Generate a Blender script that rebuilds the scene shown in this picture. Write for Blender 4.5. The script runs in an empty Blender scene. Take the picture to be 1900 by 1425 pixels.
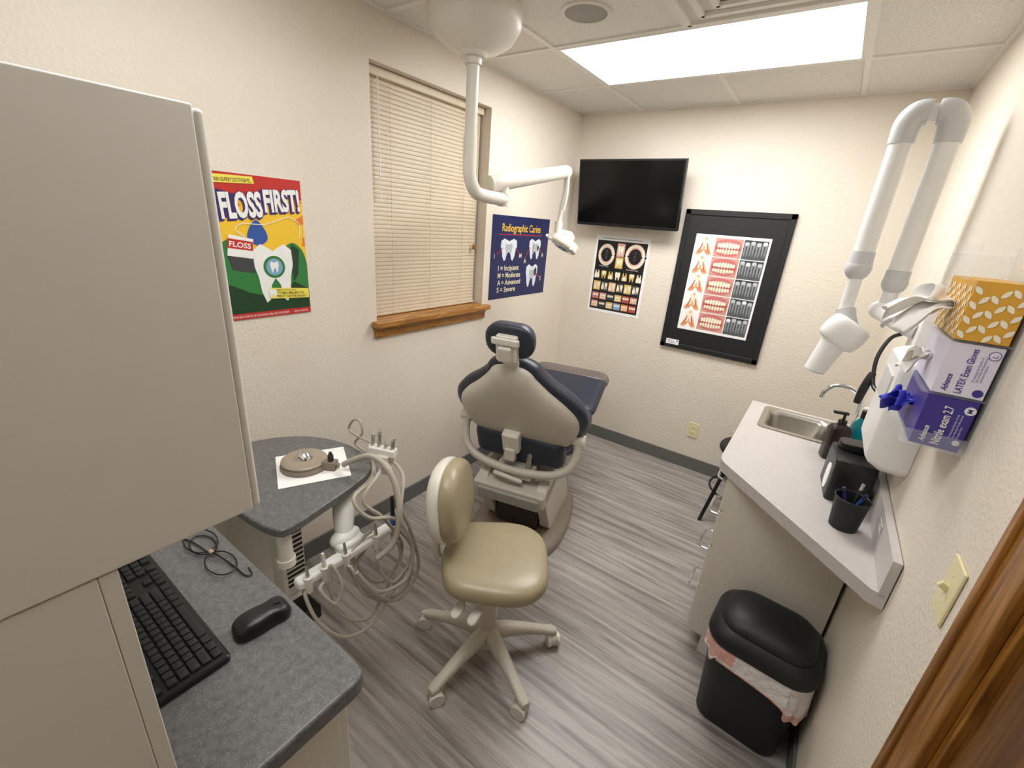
import bpy, bmesh, math, random
from mathutils import Vector as V, Matrix as M
random.seed(4)
S = bpy.context.scene; C = S.collection
PI = math.pi
# ------------------------------------------------------------ camera
CAM = V((1.77, 0, 1.67)); F = 814.0
AZ = V((.0758, -.9349, -.3465)).normalized()
AY = V((.5814, -.2449, .7758)); AY = (AY - AY.dot(AZ) * AZ).normalized()
AX = AY.cross(AZ)
cd = bpy.data.cameras.new('camera'); cam = bpy.data.objects.new('camera', cd); C.objects.link(cam)
cd.sensor_width = 36; cd.sensor_fit = 'HORIZONTAL'; cd.lens = F / 1900 * 36; cd.clip_start = .01
R_ = [[AX[0], -AX[1], -AX[2]], [AY[0], -AY[1], -AY[2]], [AZ[0], -AZ[1], -AZ[2]]]
cam.matrix_world = M.Translation(CAM) @ M(R_).to_4x4()
S.camera = cam
def ray(px, py):
    d = V((px - 950, py - 712.5, F)); return V((AX.dot(d), AY.dot(d), AZ.dot(d)))
def PX(px, py, x): r = ray(px, py); return CAM + r * ((x - CAM.x) / r.x)
def PY(px, py, y): r = ray(px, py); return CAM + r * ((y - CAM.y) / r.y)
def PZ(px, py, z): r = ray(px, py); return CAM + r * ((z - CAM.z) / r.z)
WX, WY, H = 2.09, 3.25, 2.44          # right wall, far wall, ceiling

# ------------------------------------------------------------ materials
def h(c):
    c = c.lstrip('#'); r = [int(c[i:i+2], 16) / 255 for i in (0, 2, 4)]
    return [x / 12.92 if x <= .04045 else ((x + .055) / 1.055) ** 2.4 for x in r] + [1]
def base(name):
    m = bpy.data.materials.new(name); m.use_nodes = True
    nt = m.node_tree; b = [n for n in nt.nodes if n.type == 'BSDF_PRINCIPLED'][0]
    return m, nt, b
def N(nt, t, **k):
    n = nt.nodes.new(t)
    for a, v in k.items():
        if a[0] == '_': n.inputs[a[1:].replace('_', ' ')].default_value = v
        else: setattr(n, a, v)
    return n
def ramp(nt, fac, stops, interp='LINEAR'):
    n = nt.nodes.new('ShaderNodeValToRGB'); n.color_ramp.interpolation = interp
    e = n.color_ramp.elements
    while len(e) < len(stops): e.new(.5)
    for i, (p, c) in enumerate(stops): e[i].position = p; e[i].color = c
    nt.links.new(fac, n.inputs[0]); return n.outputs[0]
def coords(nt, rot=0, scale=(1, 1, 1)):
    t = nt.nodes.new('ShaderNodeTexCoord'); mp = nt.nodes.new('ShaderNodeMapping')
    mp.inputs['Rotation'].default_value[2] = rot; mp.inputs['Scale'].default_value = scale
    nt.links.new(t.outputs['Object'], mp.inputs[0]); return mp.outputs[0]
def mulc(c, f): return [min(1, x * f) for x in c[:3]] + [1]
def mat(name, col, rough=.5, metal=0, var=.05, vs=25, bump=0, bs=150, bd=.002, coat=0, alpha=1, emit=0, trans=0, spec=.5):
    m, nt, b = base(name); col = h(col) if isinstance(col, str) else col
    co = coords(nt)
    n = N(nt, 'ShaderNodeTexNoise', _Scale=vs, _Detail=3.0); nt.links.new(co, n.inputs['Vector'])
    nt.links.new(ramp(nt, n.outputs['Fac'], [(.25, mulc(col, 1 - var)), (.75, mulc(col, 1 + var))]), b.inputs['Base Color'])
    b.inputs['Roughness'].default_value = rough; b.inputs['Metallic'].default_value = metal
    b.inputs['Coat Weight'].default_value = coat; b.inputs['Alpha'].default_value = alpha
    b.inputs['Transmission Weight'].default_value = trans
    b.inputs['Specular IOR Level'].default_value = spec
    if emit:
        b.inputs['Emission Color'].default_value = col; b.inputs['Emission Strength'].default_value = emit
    if bump:
        n2 = N(nt, 'ShaderNodeTexNoise', _Scale=bs, _Detail=3.0); nt.links.new(co, n2.inputs['Vector'])
        bp = N(nt, 'ShaderNodeBump', _Strength=bump, _Distance=bd)
        nt.links.new(n2.outputs['Fac'], bp.inputs['Height']); nt.links.new(bp.outputs[0], b.inputs['Normal'])
    return m
def mixc(nt, fac, a, b, mode='MIX'):
    n = nt.nodes.new('ShaderNodeMix'); n.data_type = 'RGBA'; n.blend_type = mode
    for i, v in ((0, fac), (6, a), (7, b)):
        if hasattr(v, 'is_linked'): nt.links.new(v, n.inputs[i])
        else: n.inputs[i].default_value = v
    return n.outputs[2]

def wall_mat():
    m, nt, b = base('textured_cream_paint'); co = coords(nt)
    n = N(nt, 'ShaderNodeTexNoise', _Scale=2.0); nt.links.new(co, n.inputs['Vector'])
    nt.links.new(ramp(nt, n.outputs['Fac'], [(.3, h('#e1d7c8')), (.7, h('#e6ddcf'))]), b.inputs['Base Color'])
    b.inputs['Roughness'].default_value = .55
    n2 = N(nt, 'ShaderNodeTexNoise', _Scale=90.0, _Detail=2.5); nt.links.new(co, n2.inputs['Vector'])
    r = ramp(nt, n2.outputs['Fac'], [(.42, [0, 0, 0, 1]), (.66, [1, 1, 1, 1])])
    bp = N(nt, 'ShaderNodeBump', _Strength=.28, _Distance=.0035)
    nt.links.new(r, bp.inputs['Height']); nt.links.new(bp.outputs[0], b.inputs['Normal']); return m
def floor_mat():
    m, nt, b = base('grey_wood_planks'); rot = math.radians(-48)
    co = coords(nt, rot)
    br = N(nt, 'ShaderNodeTexBrick', offset=.37, _Scale=1.0, _Mortar_Size=.0006, _Brick_Width=1.2, _Row_Height=.15, _Bias=0.0)
    br.inputs['Color1'].default_value = [.35, .35, .35, 1]; br.inputs['Color2'].default_value = [.65, .65, .65, 1]; br.inputs['Mortar'].default_value = [0, 0, 0, 1]
    nt.links.new(co, br.inputs['Vector'])
    co2 = coords(nt, rot, (1.1, 22, 1))
    n = N(nt, 'ShaderNodeTexNoise', _Scale=1.5, _Detail=8.0, _Roughness=.66, _Distortion=.5); nt.links.new(co2, n.inputs['Vector'])
    g = ramp(nt, n.outputs['Fac'], [(.30, h('#655f5a')), (.44, h('#8f8883')), (.57, h('#a9a29d')), (.74, h('#bdb6b1'))])
    t = ramp(nt, br.outputs['Color'], [(0, [.8, .8, .8, 1]), (.3, [.93, .93, .93, 1]), (.7, [1.0, 1.0, 1.0, 1])])
    nt.links.new(mixc(nt, 1.0, g, t, 'MULTIPLY'), b.inputs['Base Color'])
    b.inputs['Roughness'].default_value = .4
    bp = N(nt, 'ShaderNodeBump', _Strength=.08, _Distance=.002)
    nt.links.new(n.outputs['Fac'], bp.inputs['Height']); nt.links.new(bp.outputs[0], b.inputs['Normal']); return m
def speck_mat(name, c0, c1, sp, scale=85, thr=.16, rough=.35, ns=60.0):
    m, nt, b = base(name); co = coords(nt)
    n = N(nt, 'ShaderNodeTexNoise', _Scale=ns, _Detail=6.0, _Roughness=.75); nt.links.new(co, n.inputs['Vector'])
    bc = ramp(nt, n.outputs['Fac'], [(.35, h(c0)), (.68, h(c1))])
    v = N(nt, 'ShaderNodeTexVoronoi', _Scale=scale); nt.links.new(co, v.inputs['Vector'])
    s = ramp(nt, v.outputs['Distance'], [(0, [1, 1, 1, 1]), (thr, [0, 0, 0, 1])], 'CONSTANT')
    nt.links.new(mixc(nt, s, bc, h(sp)), b.inputs['Base Color'])
    b.inputs['Roughness'].default_value = rough; return m
def wood_mat():
    m, nt, b = base('varnished_oak'); co = coords(nt, 0, (14, 2, 14))
    n = N(nt, 'ShaderNodeTexNoise', _Scale=3.0, _Detail=6.0, _Distortion=1.2); nt.links.new(co, n.inputs['Vector'])
    nt.links.new(ramp(nt, n.outputs['Fac'], [(.3, h('#80501c')), (.55, h('#ab7635')), (.75, h('#c08d4a'))]), b.inputs['Base Color'])
    b.inputs['Roughness'].default_value = .3; return m
def casing_mat(name, c):
    m, nt, b = base(name); co = coords(nt, 0, (34, 34, 2.2))
    n = N(nt, 'ShaderNodeTexNoise', _Scale=2.2, _Detail=7.0, _Distortion=.8); nt.links.new(co, n.inputs['Vector'])
    nt.links.new(ramp(nt, n.outputs['Fac'], [(.33, h(c[0])), (.52, h(c[1])), (.7, h(c[2]))]), b.inputs['Base Color'])
    b.inputs['Roughness'].default_value = .32; return m
def tile_mat():
    m, nt, b = base('ceiling_tile'); co = coords(nt)
    n = N(nt, 'ShaderNodeTexNoise', _Scale=220.0, _Detail=3.0); nt.links.new(co, n.inputs['Vector'])
    nt.links.new(ramp(nt, n.outputs['Fac'], [(.33, h('#c3beb4')), (.45, h('#e6e3dc')), (.7, h('#ece9e3'))]), b.inputs['Base Color'])
    b.inputs['Roughness'].default_value = .9
    bp = N(nt, 'ShaderNodeBump', _Strength=.35, _Distance=.002)
    nt.links.new(n.outputs['Fac'], bp.inputs['Height']); nt.links.new(bp.outputs[0], b.inputs['Normal']); return m

WALL = wall_mat(); FLOOR = floor_mat(); TILE = tile_mat(); WOOD = wood_mat()
CASING = casing_mat('varnished_door_casing', ('#5f3c12', '#8d5c22', '#ab7833'))
DWOOD = casing_mat('shaded_varnished_door', ('#4d2f0e', '#6b4517', '#7f5624'))  # same wood as the casing, the doorway's shade put into a darker colour
DARKTOP = speck_mat('dark_speckled_worktop', '#565656', '#777675', '#b4b3b2', 200, .13)
GREYLAM = speck_mat('pale_grey_laminate', '#bdb7b4', '#c7c1be', '#d6d2cf', 190, .08, .4)
CAB = mat('cream_laminate', '#ecebe2', .4, var=.012)
CABR = mat('warm_white_laminate', '#ddd7ca', .4, var=.015)
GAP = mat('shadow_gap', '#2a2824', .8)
RUBBER = mat('grey_cove_base', '#686864', .5)
TBAR = mat('white_metal_grid', '#eae7e0', .5, var=.01)
LIGHT = mat('light_diffuser', '#fdfdfc', .5, var=0, emit=17)
LIGHT2 = mat('light_diffuser_door', '#fdfdfc', .5, var=0, emit=8.2)
BLIND = mat('beige_blind', '#d2c2a9', .45, var=.02)
WHITE = mat('white_plastic', '#ecebe6', .35, var=.015)
DENT = mat('dental_grey_plastic', '#ccc6b9', .38, var=.02)
DENTL = mat('dental_pale_plastic', '#dedacf', .35, var=.02)
DENTD = mat('dental_dark_grey', '#a5a29a', .4, var=.03)  # darker grey plastic for frames, base plate and small parts
TAUPE = mat('taupe_base_plastic', '#85796a', .45, var=.05)
BROWN = mat('dark_brown_plastic', '#3a302a', .5)
NAVY = mat('navy_vinyl', '#2b303f', .38, var=.08, bump=.12, bs=350, bd=.001)
TAN = mat('tan_vinyl', '#a09478', .33, var=.04, bump=.12, bs=320, bd=.001)
STOOLP = mat('beige_stool_plastic', '#c9c2b3', .4, var=.03)
BLACK = mat('black_plastic', '#121314', .38, var=.1)
BLACKM = mat('matte_black', '#17181a', .55, var=.1)
KEYM = mat('black_keycaps', '#1c1d20', .45, var=.08)
SCREEN = mat('tv_screen', '#040405', .2, var=0, spec=.25)
CHROME = mat('chrome', '#d8d8da', .12, metal=1, var=.02)
STEEL = mat('brushed_steel', '#b9b6b0', .28, metal=1, var=.06, vs=80)
HOSE = mat('taupe_hose', '#aea699', .45, var=.05)
PAPER = mat('white_paper', '#f5f4f2', .7, var=.01)
IVORY = mat('ivory_plate', '#e6dcae', .35, var=.01)
GLASS = mat('window_glass', '#aebbc4', .05, var=0, alpha=.3)
CLEAR = mat('clear_acrylic', '#e8eef0', .05, var=0, alpha=.12)
TISSUE = mat('tissue_paper', '#faf9f7', .8, var=.004)
XWHITE = mat('xray_white', '#ecebe9', .35, var=.01)
XGREY = mat('xray_grey', '#c9cacb', .35, var=.03)
def ink(name, c, rough=.45): return mat('ink_' + name, c, rough, var=.02)
I = {k: ink(k, c) for k, c in dict(white='#f0f0ee', black='#0c0c0e', navy='#1d2556', yellow='#f0e05a', gold='#f2c531', red='#c02a22', orange='#e2812a',
     green='#2f7a3a', dgreen='#173d22', blue='#2c55a0', purple='#3a2560', pink='#dba79f', rose='#b4524e', cream='#efe6c8', grey='#8b8e92', dgrey='#3c3f42',
     lgrey='#b9bcbf', teeth='#f1e9d2', amber='#d9b668', violet='#40358e', lilac='#e2def0', tooth='#dfe5ee', tissue='#dba53a', leaf='#f6efd9', skyblue='#7fa8c8',
     lip='#d19a8c', gum='#c87572', peach='#e6b187', film='#55595c', filmtooth='#8d9194', filmcrown='#c3c6c8').items()}

# ------------------------------------------------------------ mesh builder
def cat(pts, n=6, closed=False):
    P = [V(p) for p in pts]; k = len(P); out = []
    g = (lambda i: P[i % k]) if closed else (lambda i: P[max(0, min(k - 1, i))])
    for i in range(k if closed else k - 1):
        a, b, c, d = g(i - 1), g(i), g(i + 1), g(i + 2)
        for j in range(n):
            t = j / n
            out.append(.5 * (2 * b + (c - a) * t + (2 * a - 5 * b + 4 * c - d) * t * t + (3 * b - a - 3 * c + d) * t ** 3))
    if not closed: out.append(P[-1].copy())
    return out
def rrect(cx, cy, w, hh, r, n=5):
    o = []
    for sx, sy, a0 in ((1, 1, 0), (-1, 1, 90), (-1, -1, 180), (1, -1, 270)):
        for i in range(n + 1):
            a = math.radians(a0 + 90 * i / n)
            o.append((cx + sx * (w / 2 - r) + r * math.cos(a), cy + sy * (hh / 2 - r) + r * math.sin(a)))
    return o
def sup(a, b, e=2.5, n=36, cx=0, cy=0):
    o = []
    for i in range(n):
        t = 2 * PI * i / n; c, s = math.cos(t), math.sin(t)
        o.append((cx + a * math.copysign(abs(c) ** (2 / e), c), cy + b * math.copysign(abs(s) ** (2 / e), s)))
    return o
PROF = [(1, 0), (.99, .3), (.965, .55), (.92, .75), (.82, .9), (.6, .98), (.3, 1.0)]
class MB:
    def __init__(s, T=None): s.bm = bmesh.new(); s.mats = []; s.T = T or M()
    def mi(s, m):
        if m not in s.mats: s.mats.append(m)
        return s.mats.index(m)
    def v(s, p, T=None):
        p = V(p) if len(p) == 3 else V((p[0], p[1], 0))
        return s.bm.verts.new(s.T @ (T @ p if T else p))
    def f(s, vs, m):
        try: fc = s.bm.faces.new(vs); fc.material_index = s.mi(m); return fc
        except ValueError: return None
    def box(s, c, d, m, rot=None):
        T = M.Translation(V(c)) @ (rot.to_4x4() if rot else M())
        q = [s.v((x * d[0] / 2, y * d[1] / 2, z * d[2] / 2), T) for x in (-1, 1) for y in (-1, 1) for z in (-1, 1)]
        for a in ((0, 1, 3, 2), (4, 6, 7, 5), (0, 4, 5, 1), (2, 3, 7, 6), (0, 2, 6, 4), (1, 5, 7, 3)): s.f([q[i] for i in a], m)
        return s
    def bb(s, a, b, m): return s.box([(x + y) / 2 for x, y in zip(a, b)], [abs(y - x) for x, y in zip(a, b)], m)
    def loft(s, rings, m, cap0=True, cap1=True, T=None):
        R = [[s.v(p, T) for p in r] for r in rings]; n = len(R[0])
        for a, b in zip(R, R[1:]):
            for i in range(n): s.f([a[i], a[(i + 1) % n], b[(i + 1) % n], b[i]], m)
        if cap0: s.f(R[0][::-1], m)
        if cap1: s.f(R[-1], m)
        return s
    def prism(s, o, z0, z1, m, T=None):
        return s.loft([[(p[0], p[1], z0) for p in o], [(p[0], p[1], z1) for p in o]], m, T=T)
    def cyl(s, p0, p1, r0, m, r1=None, seg=20, cap=True):
        p0, p1 = V(p0), V(p1); r1 = r0 if r1 is None else r1
        q = (p1 - p0).to_track_quat('Z', 'Y').to_matrix()
        ring = lambda p, r: [p + q @ V((r * math.cos(2 * PI * i / seg), r * math.sin(2 * PI * i / seg), 0)) for i in range(seg)]
        return s.loft([ring(p0, r0), ring(p1, r1)], m, cap, cap)
    def tube(s, pts, r, m, seg=10, n=6, closed=False, smooth=True):
        P = cat(pts, n, closed) if smooth else [V(p) for p in pts]
        k = len(P); rings = []; up = None
        for i in range(k):
            a = P[(i - 1) % k] if (closed or i) else P[0]; b = P[(i + 1) % k] if (closed or i < k - 1) else P[-1]
            t = (b - a).normalized()
            if up is None: up = t.orthogonal().normalized()
            up = (up - up.dot(t) * t).normalized(); w = t.cross(up)
            rr = r(i / (k - 1)) if callable(r) else r
            rings.append([P[i] + up * rr * math.cos(2 * PI * j / seg) + w * rr * math.sin(2 * PI * j / seg) for j in range(seg)])
        if closed: rings.append(rings[0]); return s.loft(rings, m, False, False)
        return s.loft(rings, m)
    def lathe(s, prof, m, o=(0, 0, 0), T=None, seg=32):
        T = (M.Translation(V(o)) @ T) if T else M.Translation(V(o))
        rings = [[(max(r, 1e-4) * math.cos(2 * PI * i / seg), max(r, 1e-4) * math.sin(2 * PI * i / seg), z) for i in range(seg)] for r, z in prof]
        return s.loft(rings, m, T=T)
    def pillow(s, o, hu, hd, m, T=None, prof=PROF):
        cx = sum(p[0] for p in o) / len(o); cy = sum(p[1] for p in o) / len(o); rings = []
        for k, z in prof[::-1]: rings.append([(cx + (p[0] - cx) * k, cy + (p[1] - cy) * k, -z * hd) for p in o])
        for k, z in prof[1:]: rings.append([(cx + (p[0] - cx) * k, cy + (p[1] - cy) * k, z * hu) for p in o])
        return s.loft(rings, m, T=T)
    def ball(s, c, r, m, seg=16):
        r = r if hasattr(r, '__len__') else (r, r, r)
        return s.loft([[(c[0] + r[0] * math.sin(a) * math.cos(b), c[1] + r[1] * math.sin(a) * math.sin(b), c[2] - r[2] * math.cos(a))
                for b in [2 * PI * j / seg for j in range(seg)]] for a in [max(.03, min(PI - .03, PI * i / 10)) for i in range(11)]], m)
    # flat print
    def poly(s, pts, z, m, T=None): s.f([s.v((p[0], p[1], z), T) for p in pts], m); return s
    def rect(s, x0, y0, x1, y1, z, m, T=None): return s.poly([(x0, y0), (x1, y0), (x1, y1), (x0, y1)], z, m, T)
    def disc(s, cx, cy, rx, ry, z, m, n=24, T=None): return s.poly([(cx + rx * math.cos(2 * PI * i / n), cy + ry * math.sin(2 * PI * i / n)) for i in range(n)], z, m, T)
    def text(s, body, x, y, hh, z, m, w=None, al='L', shear=0, bold=0, rot=0, T=None):
        cu = bpy.data.curves.new('t', 'FONT'); cu.body = body; cu.size = 1; cu.shear = shear; cu.offset = bold; cu.resolution_u = 3
        ob = bpy.data.objects.new('t', cu); me = bpy.data.meshes.new_from_object(ob)
        xs = [v.co.x for v in me.vertices] or [0]; x0, x1 = min(xs), max(xs); sc = hh / .7
        sx = w / (x1 - x0) if w else sc; off = {'L': 0, 'C': -(x1 - x0) * sx / 2, 'R': -(x1 - x0) * sx}[al]
        R = M.Translation((x, y, z)) @ M.Rotation(rot, 4, 'Z')
        if T: R = T @ R
        vs = [s.v(((v.co.x - x0) * sx + off, v.co.y * sc, 0), R) for v in me.vertices]
        for p in me.polygons: s.f([vs[i] for i in p.vertices], m)
        bpy.data.objects.remove(ob); bpy.data.curves.remove(cu); bpy.data.meshes.remove(me); return s
    def stroke(s, pts, w, z, m, n=6):
        P = cat([(p[0], p[1], 0) for p in pts], n)
        for a, b in zip(P, P[1:]):
            d = (b - a).normalized(); q = V((-d.y, d.x, 0)) * w / 2
            s.poly([a - q, b - q, b + q, a + q], z, m)
        return s
    def build(s, name, parent=None, bev=0, seg=3, sub=0, ang=35, label=None, norm=True):
        if norm: bmesh.ops.recalc_face_normals(s.bm, faces=s.bm.faces)
        me = bpy.data.meshes.new(name); s.bm.to_mesh(me); s.bm.free()
        for m in s.mats: me.materials.append(m)
        o = bpy.data.objects.new(name, me); C.objects.link(o)
        if parent: o.parent = parent
        if len(me.polygons):
            me.shade_smooth()
            if not bev: me.set_sharp_from_angle(angle=math.radians(ang))
        if bev:
            b = o.modifiers.new('bevel', 'BEVEL'); b.width = bev; b.segments = seg; b.limit_method = 'ANGLE'; b.angle_limit = math.radians(40); b.harden_normals = True
        if sub: q = o.modifiers.new('sub', 'SUBSURF'); q.levels = sub; q.render_levels = sub
        if label: o['label'] = label
        return o
def tag(o, label, cat_, group=None):
    o['label'] = label; o['category'] = cat_
    if group: o['group'] = group
    return o
def thing(name, label, cat_, loc=(0, 0, 0), rz=0, group=None, mw=None):
    o = bpy.data.objects.new(name, None); C.objects.link(o); o.empty_display_size = .05
    o.location = loc; o.rotation_euler = (0, 0, rz)
    if mw: o.matrix_world = mw
    return tag(o, label, cat_, group)
def wb(loc): return MB(M.Translation(-V(loc)))      # world coordinates inside a thing standing at loc
def struct(o): o['kind'] = 'structure'; return o
def cols(x, y, z, t): return M(((x[0], y[0], z[0], t[0]), (x[1], y[1], z[1], t[1]), (x[2], y[2], z[2], t[2]), (0, 0, 0, 1)))
def WL(y, z, x=.0): return cols((0, 1, 0), (0, 0, 1), (1, 0, 0), (x, y, z))
def WF(x, z, y=WY): return cols((1, 0, 0), (0, 0, 1), (0, -1, 0), (x, y, z))
def WR(y, z, x=WX): return cols((0, -1, 0), (0, 0, 1), (-1, 0, 0), (x, y, z))
def tooth(cx, cy, w, hh, flip=1):
    P = [(-.5, .15), (-.48, .4), (-.3, .5), (-.1, .43), (0, .38), (.1, .43), (.3, .5), (.48, .4), (.5, .15), (.42, -.05), (.38, -.3), (.28, -.5), (.18, -.45), (.12, -.2), (0, -.08), (-.12, -.2), (-.18, -.45), (-.28, -.5), (-.38, -.3), (-.42, -.05)]
    return [(cx + x * w, cy + y * hh * flip) for x, y in P]

# ------------------------------------------------------------ room shell
Y0 = -.95
wy0, wy1, wz0, wz1 = 1.38, 2.20, 1.14, 2.252
b = MB()
b.bb((-.16, Y0, 0), (0, wy0, H), WALL); b.bb((-.16, wy1, 0), (0, WY, H), WALL)
b.bb((-.16, wy0, 0), (0, wy1, wz0), WALL); b.bb((-.16, wy0, wz1), (0, wy1, H), WALL)
struct(b.build('wall_left'))
struct(MB().bb((-.16, WY, 0), (WX + .16, WY + .12, H), WALL).build('wall_far'))
dy0, dy1, dz = -.12, .755, 2.05
b = MB(); b.bb((WX, dy1, 0), (WX + .12, WY, H), WALL); b.bb((WX, Y0, 0), (WX + .12, dy0, H), WALL); b.bb((WX, dy0, dz), (WX + .12, dy1, H), WALL)
struct(b.build('wall_right'))
struct(MB().bb((-.16, Y0 - .12, 0), (WX + .12, Y0, H), WALL).build('wall_back'))
struct(MB().bb((-.16, Y0 - .12, -.08), (WX + .12, WY + .12, 0), FLOOR).build('floor'))
b = MB(); b.bb((-.16, Y0 - .12, H), (WX + .12, WY + .12, H + .06), TILE)
for x in (.45, 1.055, 1.66): b.bb((x - .012, Y0, H - .007), (x + .012, WY, H), TBAR)
for y in (2.675, 2.07, 1.465, .86, .255, -.35): b.bb((0, y - .012, H - .0072), (WX, y + .012, H), TBAR)
for p, q in (((0, Y0, H - .0071), (.02, WY, H)), ((WX - .02, Y0, H - .0071), (WX, WY, H)), ((0, WY - .02, H - .0073), (WX, WY, H))): b.bb(p, q, TBAR)
struct(b.build('ceiling'))
def baseb(name, p, q): struct(MB().bb(p, q, RUBBER).build(name, bev=.003))
baseb('baseboard_left', (0, .4, 0), (.01, WY, .098)); baseb('baseboard_far', (.01, WY - .01, 0), (WX - .01, WY, .098)); baseb('baseboard_right', (WX - .01, .86, 0), (WX, WY - .01, .098))
# window
wn = struct(MB().bb((-.155, wy0, wz0), (-.15, wy1, wz1), GLASS).build('window_1'))
b = MB()
for p, q in (((-.15, wy0, wz0), (-.11, wy0 + .04, wz1)), ((-.15, wy1 - .04, wz0), (-.11, wy1, wz1)), ((-.15, wy0, wz1 - .04), (-.11, wy1, wz1)), ((-.15, wy0, wz0), (-.11, wy1, wz0 + .04)), ((-.14, wy0, 1.69), (-.115, wy1, 1.72))): b.bb(p, q, WHITE)
b.build('window_frame', wn)
b = MB(); b.bb((-.15, wy0 + .001, wz0 - .001), (0, wy1 - .001, wz0 + .02), WOOD); b.bb((0.001, wy0 - .035, wz0 - .012), (.05, wy1 + .035, wz0 + .018), WOOD)
struct(b.build('trim_1', bev=.006)); 
b = MB(); b.bb((.001, wy0 - .02, wz0 - .068), (.016, wy1 + .02, wz0 - .012), WOOD); b.cyl((.012, wy0 - .02, wz0 - .022), (.012, wy1 + .02, wz0 - .022), .011, WOOD, seg=12)
struct(b.build('trim_2', bev=.004))
# blind
L0 = (-.07, 1.79, 1.16)
t = thing('window_blind', 'closed beige horizontal mini blind hanging inside the window recess', 'blind', L0)
wb(L0).bb((-.095, wy0 + .008, 2.215), (-.045, wy1 - .008, 2.25), BLIND).build('headrail', t, bev=.003)
b = wb(L0); z = 2.205
while z > 1.185:
    pts = []
    for k in range(4):
        u = (k / 3 - .5) * .0235; a = math.radians(79); bow = .0018 * (1 - (2 * (k / 3 - .5)) ** 2)
        pts.append((-.07 + u * math.cos(a) + bow * math.sin(a), z - u * math.sin(a) + bow * math.cos(a)))
    vs = [[b.v((p[0], y, p[1])) for p in pts] for y in (wy0 + .012, wy1 - .012)]
    for k in range(3): b.f([vs[0][k], vs[0][k + 1], vs[1][k + 1], vs[1][k]], BLIND)
    z -= .0195
b.build('slats', t, norm=False)
wb(L0).bb((-.083, wy0 + .012, 1.163), (-.057, wy1 - .012, 1.178), BLIND).build('bottom_rail', t, bev=.004)
for y in (1.53, 1.79, 2.05): wb(L0).cyl((-.054, y, 1.17), (-.054, y, 2.22), .0013, BLIND, seg=6).build('ladder_cord', t)
wb(L0).cyl((-.045, 1.46, 1.72), (-.05, 1.46, 2.22), .003, WHITE, seg=8).build('tilt_wand', t)
b = wb(L0); b.cyl((-.045, 2.15, 1.52), (-.05, 2.15, 2.22), .0015, BLIND, seg=6); b.lathe([(.002, 0), (.008, -.005), (.01, -.03), (.007, -.035)], WOOD, (-.045, 2.15, 1.525), seg=10)
b.build('pull_cord', t)
# door and casing
b = MB(); b.bb((WX - .018, dy1, 0), (WX - .0005, dy1 + .095, dz + .09), CASING); b.bb((WX - .018, dy0 - .095, 0), (WX - .0005, dy0, dz + .09), CASING); b.bb((WX - .018, dy0, dz), (WX - .0005, dy1, dz + .09), CASING)
b.bb((WX - .024, dy1 + .07, 0), (WX - .0005, dy1 + .095, dz + .09), CASING)
struct(b.build('trim_3', bev=.005))
b = MB(); b.bb((WX - .004, dy1 - .018, 0), (WX + .12, dy1, dz), CASING); b.bb((WX - .004, dy0, 0), (WX + .12, dy0 + .018, dz), CASING); b.bb((WX - .004, dy0, dz - .018), (WX + .12, dy1, dz), CASING)
struct(b.build('trim_4', bev=.002))
dr = struct(MB().bb((WX + .006, dy0 + .019, .005), (WX + .05, dy1 - .019, dz - .019), DWOOD).build('door_1'))
b = MB(); b.cyl((WX + .006, -.03, .98), (WX - .03, -.03, .98), .012, STEEL); b.ball((WX - .04, -.03, .98), .027, STEEL); b.build('door_handle', dr)

# ------------------------------------------------------------ ceiling fixtures
def panel(y0, y1, label, m):
    t = thing('ceiling_light', label, 'ceiling light', (1.055, (y0 + y1) / 2, H), group=None); q = (1.055, (y0 + y1) / 2, H)
    b = wb(q)
    x0, x1 = .461, 1.649; fz = H - .0085
    for p, r in (((x0, y0, fz), (x0 + .016, y1, H)), ((x1 - .016, y0, fz), (x1, y1, H)), ((x0 + .016, y0, fz), (x1 - .016, y0 + .016, H)), ((x0 + .016, y1 - .016, fz), (x1 - .016, y1, H))): b.bb(p, r, TBAR)
    b.build('frame', t)
    wb(q).bb((x0 + .016, y0 + .016, H - .0078), (x1 - .016, y1 - .016, H - .004), m).build('diffuser', t)
panel(2.081, 2.664, 'bright rectangular fluorescent ceiling panel over the patient chair', LIGHT)
panel(.266, .849, 'rectangular ceiling light panel nearest the doorway, behind the viewpoint', LIGHT2)
q = (.75, 1.81, H); t = thing('ceiling_speaker', 'round grey ceiling speaker beside the bright light panel', 'speaker', q)
MB().lathe([(.098, 0), (.098, -.006), (.09, -.009), (.082, -.007), (.082, 0)], DENTL).build('rim', t)
MB().lathe([(.082, -.003), (.06, -.0062), (.001, -.008)], mat('speaker_mesh', '#9a9892', .6, var=.3, vs=400)).build('grille', t)
q = (1.357, 1.77, H); t = thing('air_vent', 'square white ceiling air vent set in a ceiling tile', 'vent', q)
b = MB()
for k, d in enumerate((.285, .22, .155, .09)):
    for sx, sy, wx, wy in ((0, 1, d, .012), (0, -1, d, .012), (1, 0, .012, d), (-1, 0, .012, d)):
        b.box((sx * d, sy * d, -.008 - .002 * k), (2 * wx, 2 * wy, .012), TBAR)
b.build('louvres', t); MB().box((0, 0, -.002), (.56, .56, .003), DENTL).build('backing', t)

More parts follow.
